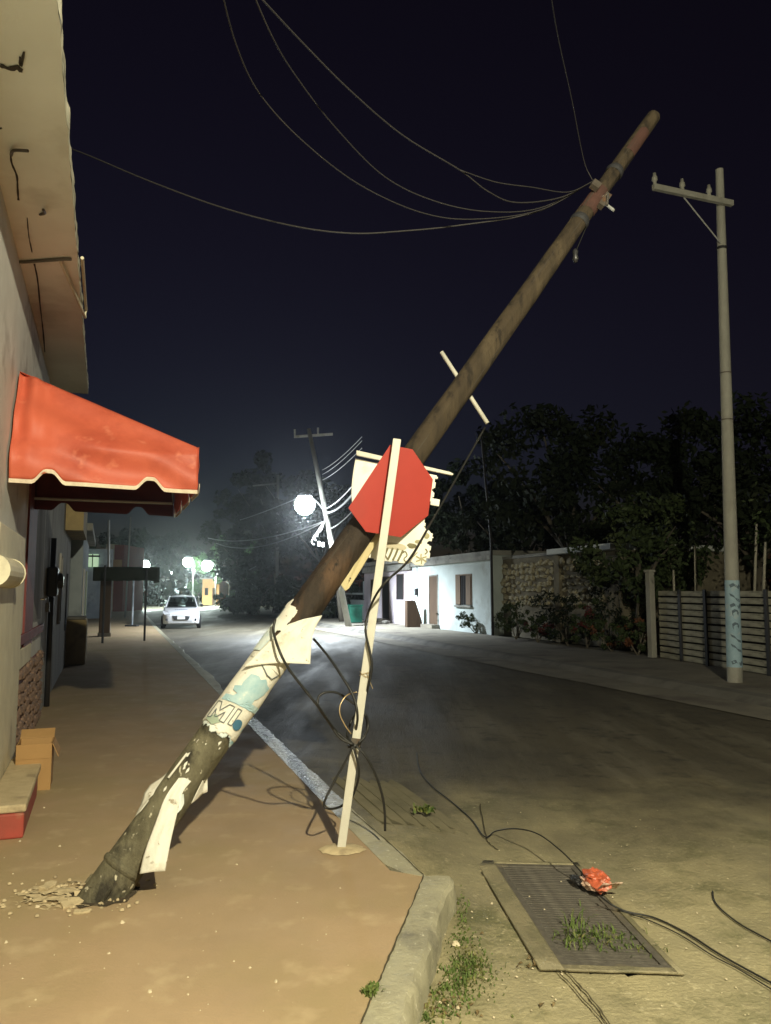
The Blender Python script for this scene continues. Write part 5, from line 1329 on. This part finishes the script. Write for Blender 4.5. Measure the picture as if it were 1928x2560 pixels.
# ---------------------------------------------------------------- farther poles and wires
up = thing('utility_pole', MPB, 'leaning utility pole with crossarm carrying the brightest lamp', 'utility pole')
MB().tube([MPB, MPB.lerp(pole_top, .5), pole_top], [.14, .12, .09], 12).build('shaft', M_polecon, up, smooth=True)
c0 = P(735, 1094, pole_top.y); c1_ = P(832, 1080, pole_top.y); c1_.z = c0.z + .12
MB().box(c0, c1_ - c0, Yv(.1), Z(.1)).build('crossarm', M_polecon, up)
for t_ in (.02, .62): MB().tube([c0 + (c1_ - c0) * t_ + Z(.1), c0 + (c1_ - c0) * t_ + Z(.38)], [.04, .05], 8).build('insulator', M_polecon, up)
MB().tube([P(812, 1270, 34), P(828, 1372, 34.3)], [.085, .075], 10).build('lamplit_stretch', M_whitepaint, up, smooth=True)  # lamp-lit stretch of the pole, painted as a white tube
mb = MB(); random.seed(6)
for k in range(5):
    a_ = P(808 - 4 * k, 1305 + 10 * k, 33.9); mb.tube(smooth_path([P(812, 1300, 33.9), a_ + Vector((random.uniform(-.2, .1), 0, -.1)), a_ + Vector((-.1, 0, -.3))], 4), .02, 5)
mb.build('wire_bundle', M_galv, up)
for k, (px, py) in enumerate(((798, 1360), (808, 1362))):
    q = P(px, py, 33.8); MB().cbox(q, X(.12), Yv(.12), Z(.2)).build('junction_box', M_galv, up, bevel=.02)
u4 = thing('utility_pole', tpx(693, 58), 'slim straight utility pole left of the brightest lamp', 'utility pole')
b_ = tpx(693, 58); ORG[u4.name] = b_
MB().tube([b_, P(695, 1188, 58)], [.14, .10], 10).build('shaft', M_polecon, u4, smooth=True)
MB().box(P(632, 1216, 57.9), P(694, 1210, 57.9) - P(632, 1216, 57.9), Yv(.1), Z(.1)).build('crossarm', M_polecon, u4)
MB().tube([P(665, 1215, 57.9), P(694, 1255, 57.9)], .03, 6).build('brace', M_polecon, u4)
def far_wire(a, b_, sag_, r, label, mat=None):
    a = Vector(a); b_ = Vector(b_); p = [a.lerp(b_, k / 14) - Z(sag_ * 4 * (k / 14) * (1 - k / 14)) for k in range(15)]
    tag(MB().tube(p, r, 5).build('overhead_wire', mat or M_galv, base=a), label, 'wire')
att = P(806, 1305, 34.0)
far_wire(att, P(520, 1345, 62), .5, .028, 'bright cable from the lamp pole along the street, upper strand')
far_wire(att - Z(.03), P(540, 1358, 58), .7, .024, 'bright cable from the lamp pole along the street, lower strand')
far_wire(P(745, 1245, 33), P(600, 1300, 52), .05, .022, 'bright wire rising to the brightest street lamp from the left')
far_wire(P(812, 1282, 34.2), P(905, 1205, 22), .25, .040, 'thick lamp-lit cable bundle between lamp pole and banner')
far_wire(P(814, 1272, 34.2), P(905, 1185, 22), .15, .018, 'thin lamp-lit wire above the cable bundle by the banner')
far_wire(P(826, 1322, 34.2), P(900, 1255, 24), .12, .020, 'lamp-lit wire below the cable bundle by the sign')
for k, (y0, y1) in enumerate(((1175, 1112), (1186, 1122), (1200, 1140))):
    far_wire(P(806, y0, 34), P(905, y1 - 20, 20), .1, .010, ('faint topmost wire above the brightest lamp', 'faint middle wire above the brightest lamp', 'faint lowest wire above the brightest lamp')[k])
far_wire(P(541, 1425, 80), P(640, 1416, 62), .5, .03, 'far lamp-lit wire leaving the lamp by the orange house')
far_wire(P(541, 1432, 80), P(630, 1480, 66), .4, .03, 'far lamp-lit guy wire slanting down from the orange house lamp')
far_wire(P(541, 1418, 80), P(600, 1424, 70), .4, .03, 'short far wire right of the orange house lamp')
# ---------------------------------------------------------------- far buildings at the end of the street
def farbox(name, label, px0, px1, ytop, Yd, depth, mat, extra=None):
    a = tpx(px0, Yd); b_ = tpx(px1, Yd); root = thing(name, (a + b_) / 2, label, 'house')
    h = tz(px0, ytop, Yd)
    MB().box(a, b_ - a, Yv(depth), Z(h)).build('wall', mat, root)
    MB().box(a - X(.15) - Yv(.15) + Z(h + .002), (b_ - a) + X(.3), Yv(depth + .3), Z(.15)).build('roof_slab', M_roofslab, root)
    w_ = (b_ - a).x
    MB().box(a + X(w_ * .15) - Yv(.04) + Z(h * .38), X(w_ * .2), Yv(.03), Z(h * .28)).build('window', M_darkhole, root)
    MB().box(a + X(w_ * .6) - Yv(.04), X(w_ * .2), Yv(.03), Z(h * .66)).build('door', M_doorbrown, root)
    return root
farbox('orange_house', 'lamp-lit orange house under the far street lamp', 506, 548, 1448, 90, 8, M_orangehouse)
farbox('white_house', 'small far white house above the parked car at left', 374, 402, 1450, 100, 8, M_housewhite)
farbox('pale_house', 'far pale grey house right above the car roof', 428, 462, 1462, 105, 8, M_wallblue)
farbox('white_house', 'narrow far white wall post between the far lamps', 466, 472, 1446, 96, 1, M_housewhite)
farbox('dark_house', 'dim far house at the bend beside the hedge', 552, 640, 1452, 100, 8, M_wallgrey)
# far-off vehicle on the cross street
# ---------------------------------------------------------------- parked white car
cc = S(37.5, 2.35, ROAD_Z + .004)
car = thing('parked_car', cc, 'white hatchback parked facing the camera at the left kerb', 'car')
fw = -SD; rt = Vector((-fw.y, fw.x, 0))      # fw: towards camera; rt: its left-hand side in its own frame
yw = math.radians(-4); fw = Matrix.Rotation(yw, 3, 'Z') @ fw; rt = Vector((-fw.y, fw.x, 0))
def C(x_, y_, z_): return cc + fw * x_ + rt * y_ + Z(z_)
def ringc(x_, hw, z0, z1, cr=.10):
    pts = []
    for (sy, sz) in ((1, 0), (1, 1), (-1, 1), (-1, 0)):
        pass
    c = min(cr, (z1 - z0) / 2.2)
    prof = [(hw - c * .6, z0), (hw - c * .15, z0 + c * .3), (hw, z0 + (z1 - z0) * .4), (hw - .015, z0 + (z1 - z0) * .7), (hw - c * .35, z1 - c * .3), (hw - c, z1)]
    return [C(x_, y_, z_) for y_, z_ in prof] + [C(x_, -y_, z_) for y_, z_ in reversed(prof)]
stn = [(1.86, .52, .30, .60), (1.80, .70, .24, .66), (1.66, .78, .20, .74), (1.35, .81, .20, .83), (1.0, .82, .20, .90), (.80, .825, .20, .94), (0, .83, .20, .96), (-1.0, .83, .20, .97), (-1.55, .81, .22, .97), (-1.75, .74, .28, .93), (-1.82, .62, .34, .86)]
mb = MB(); rings = [ringc(*s_) for s_ in stn]; k = len(rings[0])
mb.add([p for r_ in rings for p in r_], [(i * k + j, i * k + (j + 1) % k, (i + 1) * k + (j + 1) % k, (i + 1) * k + j) for i in range(len(rings) - 1) for j in range(k)] + [tuple(reversed(range(k))), tuple(range((len(rings) - 1) * k, len(rings) * k))])
mb.build('body', M_carpaint, car, smooth=True)
# cabin: roof, pillars
rf = MB(); rf.grid(lambda u, v: C(.22 - 1.55 * u, (-.56 + 1.12 * v), 1.47 - .05 * (2 * v - 1) ** 2 - .05 * (2 * u - 1) ** 2), 8, 8); rf.build('roof', M_carpaint, car, smooth=True, solid=.03)
for s_ in (-1, 1):
    MB().tube([C(.92, .70 * s_, .93), C(.22, .56 * s_, 1.40)], .035, 6).build('pillar', M_carpaint, car)
    MB().tube([C(-.35, .74 * s_, .95), C(-.40, .57 * s_, 1.42)], .03, 6).build('pillar', M_cardark, car)
    MB().tube([C(-1.55, .70 * s_, .95), C(-1.30, .56 * s_, 1.40)], .05, 6).build('pillar', M_carpaint, car)
    MB().add([C(.82, .735 * s_, .955), C(-1.45, .735 * s_, .965), C(-1.24, .585 * s_, 1.40), C(.20, .585 * s_, 1.40)], [(0, 1, 2, 3)]).build('side_window', glass('car_glass'), car)
    mr = C(.75, .90 * s_, 1.02); MB().sphere(mr, Vector((.07, .10, .07)), 10, 7).build('mirror', M_cardark, car, smooth=True)
    hl = MB(); hl.add([C(1.815, .72 * s_, .62), C(1.70, .785 * s_, .70), C(1.45, .795 * s_, .80), C(1.62, .60 * s_, .775), C(1.845, .47 * s_, .63)], [(0, 1, 2, 3, 4)]); hl.build('headlight', M_lampglass, car, solid=.02)
    fg = MB(); fg.tube([C(1.80, .62 * s_, .40), C(1.85, .60 * s_, .40)], .06, 10); fg.build('fog_lamp', M_cardark, car)
    for x_ in (1.15, -1.2):
        w_ = MB(); ctr = C(x_, .80 * s_, .29)
        a_ = rt * s_
        w_.tube([ctr - a_ * .10, ctr - a_ * .095, ctr + a_ * .06, ctr + a_ * .075], [.26, .29, .29, .26], 22); wo_ = w_.build('wheel', M_tyre, car)
        MB().tube([ctr + a_ * .076, ctr + a_ * .082], [.18, .16], 16).build('rim', M_rim, wo_)
MB().add([C(.90, -.68, .945), C(.90, .68, .945), C(.24, .54, 1.41), C(.24, -.54, 1.41)], [(0, 1, 2, 3)]).build('windscreen', glass('car_glass'), car)
MB().add([C(-1.62, -.66, .97), C(-1.62, .66, .97), C(-1.36, .54, 1.40), C(-1.36, -.54, 1.40)], [(0, 1, 2, 3)]).build('rear_window', glass('car_glass'), car)
for y_ in (-.38, .38):
    s_ = MB(); s_.cbox(C(-.15, y_, 1.0), fw * .16, rt * .44, Z(.36)); so = s_.build('seat', M_cardark, car, bevel=.05)
    MB().cbox(C(-.18, y_, 1.25), fw * .1, rt * .22, Z(.17)).build('headrest', M_cardark, so, bevel=.04)
MB().cbox(C(.30, 0, 1.33), fw * .03, rt * .22, Z(.07)).build('rear_view_mirror', M_cardark, car, bevel=.01)
MB().box(C(.95, -.64, .955), fw * -.12, rt * 1.28, Z(.012)).build('dashboard', M_cardark, car)
MB().add([C(1.835, -.42, .62), C(1.835, .42, .62), C(1.875, .36, .50), C(1.885, .30, .38), C(1.885, -.30, .38), C(1.875, -.36, .50)], [(0, 1, 2, 3, 4, 5)]).build('grille', M_cardark, car, solid=.02)
MB().box(C(1.885, -.17, .42), fw * .012, rt * .34, Z(.14)).build('number_plate', M_plate, car)
MB().box(C(1.80, -.55, .245), fw * .04, rt * 1.1, Z(.06)).build('lower_lip', M_carpaint, car, bevel=.015)
mb = MB()
for i in range(7):       # row of dark letter marks on the bonnet
    mb.box(C(1.42 - .02, .26 - .082 * i, .826), fw * -.16 + Z(.018), rt * -.05, Z(.006))
mb.build('bonnet_lettering', M_cardecal, car)
mb = MB()

# ================================================================== SMALL THINGS ON THE GROUND
def pebbles(name, spots, mat, label, cat, zf=None):
    mb = MB()
    for (px, py, r_, sd) in spots:
        g = G(px, py) if zf is None else G(px, py, zf)
        random.seed(sd); rot = Matrix.Rotation(random.uniform(0, 6), 3, 'Z')
        k = [Vector((math.cos(i * 1.05), math.sin(i * 1.05), 0)) * random.uniform(.7, 1.2) for i in range(6)]
        mb.add([g + rot @ (q * r_) for q in k] + [g + rot @ (q * r_ * .6) + Z(r_ * random.uniform(.5, .9)) for q in k], [(i, (i + 1) % 6, 6 + (i + 1) % 6, 6 + i) for i in range(6)] + [tuple(range(6, 12))])
    return tag(mb.build(name, mat), label, cat, kind='stuff')
random.seed(17)
sp1 = [(110, 2020, .008, 1), (150, 2116, .009, 2), (50, 2104, .010, 3), (305, 2308, .012, 4), (272, 2384, .007, 5), (375, 2480, .010, 6), (592, 2162, .008, 7), (625, 2420, .006, 8), (690, 2455, .009, 9), (15, 2357, .008, 10), (107, 2202, .009, 11), (95, 2268, .013, 12), (33, 2185, .006, 13), (470, 2487, .005, 14), (540, 2330, .005, 15), (585, 2404, .005, 16)]
for i in range(60): sp1.append((random.uniform(0, 900), random.uniform(2000, 2550), random.uniform(.0015, .0045), 100 + i))
pebbles('pavement_debris', sp1, M_pebble, 'pale grit and paper bits scattered over the pavement', 'debris')
sp2 = [(978, 2044, .018, 1), (1140, 2362, .020, 2), (1230, 2260, .009, 3), (1100, 2508, .008, 4), (1145, 2520, .009, 6), (1120, 2454, .012, 7), (1180, 2280, .006, 8), (1390, 2500, .006, 9)]
for i in range(80): sp2.append((random.uniform(1080, 1900), random.uniform(2000, 2550), random.uniform(.002, .006), 200 + i))
pebbles('road_grit', sp2, M_pebble, 'pale stones and grit lying on the sandy road corner', 'grit', ROAD_Z + .006)
# plaster rubble where the pole broke out of the pavement
rb_ = MB(); random.seed(33)
ctr = G(175, 2238)
def mound(u, v):
    th = 2 * math.pi * u; r_ = v * (1 + .35 * nz((math.cos(th) * 2, math.sin(th) * 2, 4)))
    p = ctr + Vector((math.cos(th) * .32 * r_, math.sin(th) * .19 * r_, 0))
    return p + Z(max(-.004, (.012 + .016 * nz((p.x * 9, p.y * 9, 2)) + .008 * nz((p.x * 24, p.y * 24, 3))) * (1 - v ** 3)) + (.0 if v < .99 else -.004))
rb_.grid(mound, 150, 50, lambda u, v: nz((math.cos(6.283 * u) * v * 3.2, math.sin(6.283 * u) * v * 3.2, 7)) + .6 * nz((math.cos(6.283 * u) * v * 11, math.sin(6.283 * u) * v * 11, 2)) > -.28 + .55 * v ** 2)
for i in range(90):
    a_ = random.uniform(0, 6.3); q_ = ctr + Vector((math.cos(a_) * .40, math.sin(a_) * .24, 0)) * random.uniform(.2, 1.15) + Z(.004); r_ = random.uniform(.004, .016)
    k = [Vector((math.cos(j * 1.26 + a_), math.sin(j * 1.26 + a_), 0)) * r_ * random.uniform(.6, 1.2) for j in range(5)]
    rb_.add([q_ + c_ for c_ in k] + [q_ + c_ * .6 + Z(r_ * .7) for c_ in k], [(j, (j + 1) % 5, 5 + (j + 1) % 5, 5 + j) for j in range(5)] + [(5, 6, 7, 8, 9)])
tag(rb_.build('plaster_rubble', M_plaster, smooth=True), 'pale crumbled plaster spread at the broken foot of the pole', 'rubble', kind='stuff')
# torn hole in the pavement round the foot: dark soil and lifted slab edges
hole = []
for k in range(22):
    a_ = 2 * math.pi * k / 22; r_ = .17 + .05 * nz((math.cos(a_) * 3, math.sin(a_) * 3, 8)); hole.append(PB + Vector((math.cos(a_) * r_ * 1.05 - .02, math.sin(a_) * r_ * .9, .0042)))
MB().add(hole, [tuple(range(22))]).build('broken_hole', pm('damp_soil', (.055, .042, .028), (.09, .07, .045), 14, .95, .8, 40, (.30, .25, .16), 18, (.58, .66), bdist=.02), parent=sw)
M_chunk = M_pebble
for i, (px, py, w_, d_, h_, rz, tilt, lab) in enumerate(((212, 2236, .10, .05, .022, .3, 1.1, 'upright broken plaster flake left of the pole foot'), (262, 2248, .10, .05, .02, -.4, .7, 'broken plaster flake in front of the pole foot'),
        (180, 2262, .10, .06, .018, .8, .2, 'flat pale plaster piece on the rubble'), (120, 2222, .10, .06, .025, 1.4, .1, 'small plaster piece at the edge of the rubble'), (205, 2282, .08, .04, .012, .1, .05, 'thin pale plaster slab below the rubble'), (330, 2218, .08, .03, .02, .2, .1, 'little plaster chip right of the pole foot'))):
    g = G(px, py); random.seed(i + 70); rot = Matrix.Rotation(rz, 3, 'Z') @ Matrix.Rotation(tilt, 3, 'X')
    pts = [(-.5, -.5), (.1, -.55), (.5, -.3), (.45, .3), (.15, .5), (-.2, .35), (-.45, .45)]
    pts = [(a + random.uniform(-.08, .08), c_ + random.uniform(-.1, .1)) for a, c_ in pts]
    mb = MB().prism([rot @ Vector((a * w_, c_ * d_, 0)) + g for a, c_ in pts], rot @ Vector((0, 0, h_)))
    tag(mb.build('plaster_chunk', M_plaster, base=g, bevel=.004), lab, 'rubble')
# weeds and grass
def blades(name, regions, mat, label, seed, hmin=.03, hmax=.09, w_=.006, kind='stuff', cat='grass'):
    random.seed(seed); mb = MB()
    for (pts, n_, zf, hs_) in regions:
        (cx_, cy_, rx_, ry_) = pts
        for i in range(n_):
            px = random.gauss(cx_, rx_); py = random.gauss(cy_, ry_); g = G(px, py, zf)
            h = random.uniform(hmin, hmax) * hs_; a_ = random.uniform(0, 6.3); l_ = Vector((math.cos(a_), math.sin(a_), 0)) * h * random.uniform(.3, 1.1)
            s_ = Vector((-math.sin(a_), math.cos(a_), 0)) * w_ * random.uniform(.6, 1.4)
            mb.add([g - s_, g + s_, g + l_ * .45 + Z(h * .75) + s_ * .7, g + l_ * .45 + Z(h * .75) - s_ * .7, g + l_ + Z(h * .85)], [(0, 1, 2, 3), (3, 2, 4)])
    return tag(mb.build(name, mat), label, cat, kind=kind)
zz = ROAD_Z + .003
blades('kerb_grass', [((1155, 2280, 8, 26), 90, zz, .8), ((1170, 2420, 28, 20), 280, zz, 1.0), ((1140, 2470, 30, 22), 190, zz, .9), ((1160, 2355, 22, 16), 110, zz, .6), ((1110, 2520, 26, 18), 160, zz, .7), ((1210, 2440, 30, 30), 120, zz, .5), ((1068, 2548, 10, 10), 60, zz, .7)], M_grass, 'patchy green grass growing along the foot of the kerb', 5, .006, .026, .004)
blades('grate_grass', [((1470, 2362, 36, 12), 150, -.16, 1.15), ((1530, 2372, 38, 12), 90, -.16, 1.0), ((1580, 2390, 45, 10), 60, -.15, .8), ((1440, 2350, 14, 26), 40, -.15, 1.6)], M_grass, 'tuft of grass growing up through the drain grate', 6, .03, .075, .004)
blades('ramp_weed', [((1062, 2028, 14, 3), 60, -.04, 1.0)], M_grass, 'small flat green weed on the grooved ramp', 8, .02, .05, .01)
blades('edge_weed', [((928, 2484, 9, 6), 70, 0.0, 1.0), ((935, 2470, 6, 5), 30, 0, .8)], M_grass, 'small green weed sprouting in the kerb joint', 9, .012, .03, .006)
# dark leaf litter near the kerb and grate
def litter(name, spots, label, zf):
    mb = MB(); random.seed(91)
    for (px, py, r_) in spots:
        g = G(px, py, zf); a_ = random.uniform(0, 6.3); x_ = Vector((math.cos(a_), math.sin(a_), .2)); y_ = Vector((-math.sin(a_), math.cos(a_), 0))
        mb.add([g - x_ * r_, g + y_ * r_ * .4 + Z(.01), g + x_ * r_, g - y_ * r_ * .4 + Z(.004)], [(0, 1, 2, 3)])
    return tag(mb.build(name, M_dryleaf), label, 'litter', kind='stuff')
random.seed(44)
litter('leaf_litter', [(1094, 2079, .02), (1110, 2090, .012), (1355, 2512, .03), (1385, 2512, .015), (1205, 2335, .012), (1212, 2190, .012)] + [(random.gauss(1120, 40), random.gauss(2500, 30), random.uniform(.008, .02)) for _ in range(40)] + [(random.gauss(1330, 16), random.gauss(2405, 10), random.uniform(.008, .018)) for _ in range(26)], 'dry leaf litter in the gutter below the kerb', ROAD_Z + .006)
# cracks in the sand and concrete (narrow dark joints)
M_joint = pm('dark_joint', (.07, .06, .035), None, rough=.95, bump=0)
for (pix, w_, zf, nm) in (([(1200, 2010), (1215, 2090), (1225, 2110), (1245, 2125)], .008, ROAD_Z, 'crack'), ([(1180, 2150), (1200, 2170), (1206, 2185), (1215, 2192)], .010, ROAD_Z, 'crack'),
        ([(1237, 2205), (1260, 2260), (1300, 2335), (1345, 2390), (1405, 2440), (1450, 2490), (1515, 2562)], .006, ROAD_Z, 'crack'),
        ([(1400, 2415), (1440, 2455), (1480, 2500), (1530, 2570)], .007, ROAD_Z, 'crack')):
    p = smooth_path([G(a, c_, zf + .011) for a, c_ in pix], 5)
    p = [q + Vector((random.uniform(-.004, .004), random.uniform(-.004, .004), 0)) for q in p]
    v_, fs = crack('c', p, None, w_, .002)
    o = MB().add(v_, fs).build('crack', M_joint, parent=rd)
for (pix, w_) in (([(1060, 2192), (1040, 2240), (1015, 2300), (985, 2370), (955, 2440), (930, 2500), (905, 2562)], .007), ([(1058, 2190), (1010, 2145), (950, 2090), (880, 2030)], .006)):
    p = smooth_path([G(a, c_, .0) for a, c_ in pix], 6)
    p = [q + Vector((random.uniform(-.003, .003), random.uniform(-.003, .003), 0)) for q in p]
    v_, fs = crack('c', p, None, w_, .0075); MB().add(v_, fs).build('joint', M_joint, parent=kerb)

# distant wood closing the view
mb = MB(); random.seed(77)
for k in range(150):
    an = math.radians(-62 + 120 * k / 149); R_ = random.uniform(96, 128); q = Vector((math.sin(an) * R_, math.cos(an) * R_, 0))
    if abs(q.x) > 66 or q.y > 136: q *= .6
    hgt = random.uniform(4.0, 7.5)
    for j in range(90):
        leafq(mb, q + Vector((random.gauss(0, 2.2), random.gauss(0, 1), hgt * random.random())), 1.3)
tag(mb.build('distant_trees', M_leaf), 'dark band of distant trees closing the view', 'trees', kind='stuff')
# ================================================================== HAZE ADDED FOR LAMP HALOS
hz = MB().box((-75, -14, -2.2), X(150), Yv(155), Z(13.8)).build('haze', None)
hm = bpy.data.materials.new('halo_haze'); hm.use_nodes = True
n = hm.node_tree.nodes; l = hm.node_tree.links; n.remove(n['Principled BSDF'])
pv = n.new('ShaderNodeVolumePrincipled'); pv.inputs['Density'].default_value = .0010; pv.inputs['Anisotropy'].default_value = .90
pv.inputs['Color'].default_value = (.9, .95, 1, 1)
l.new(pv.outputs[0], n['Material Output'].inputs['Volume'])
hz.data.materials.append(hm); hz['kind'] = 'stuff'; hz['label'] = 'thin haze added for the halos of the street lamps'
for o in bpy.data.objects:
    if o.type == 'MESH' and o.parent is None and 'kind' not in o and 'category' not in o: print('UNTAGGED', o.name)
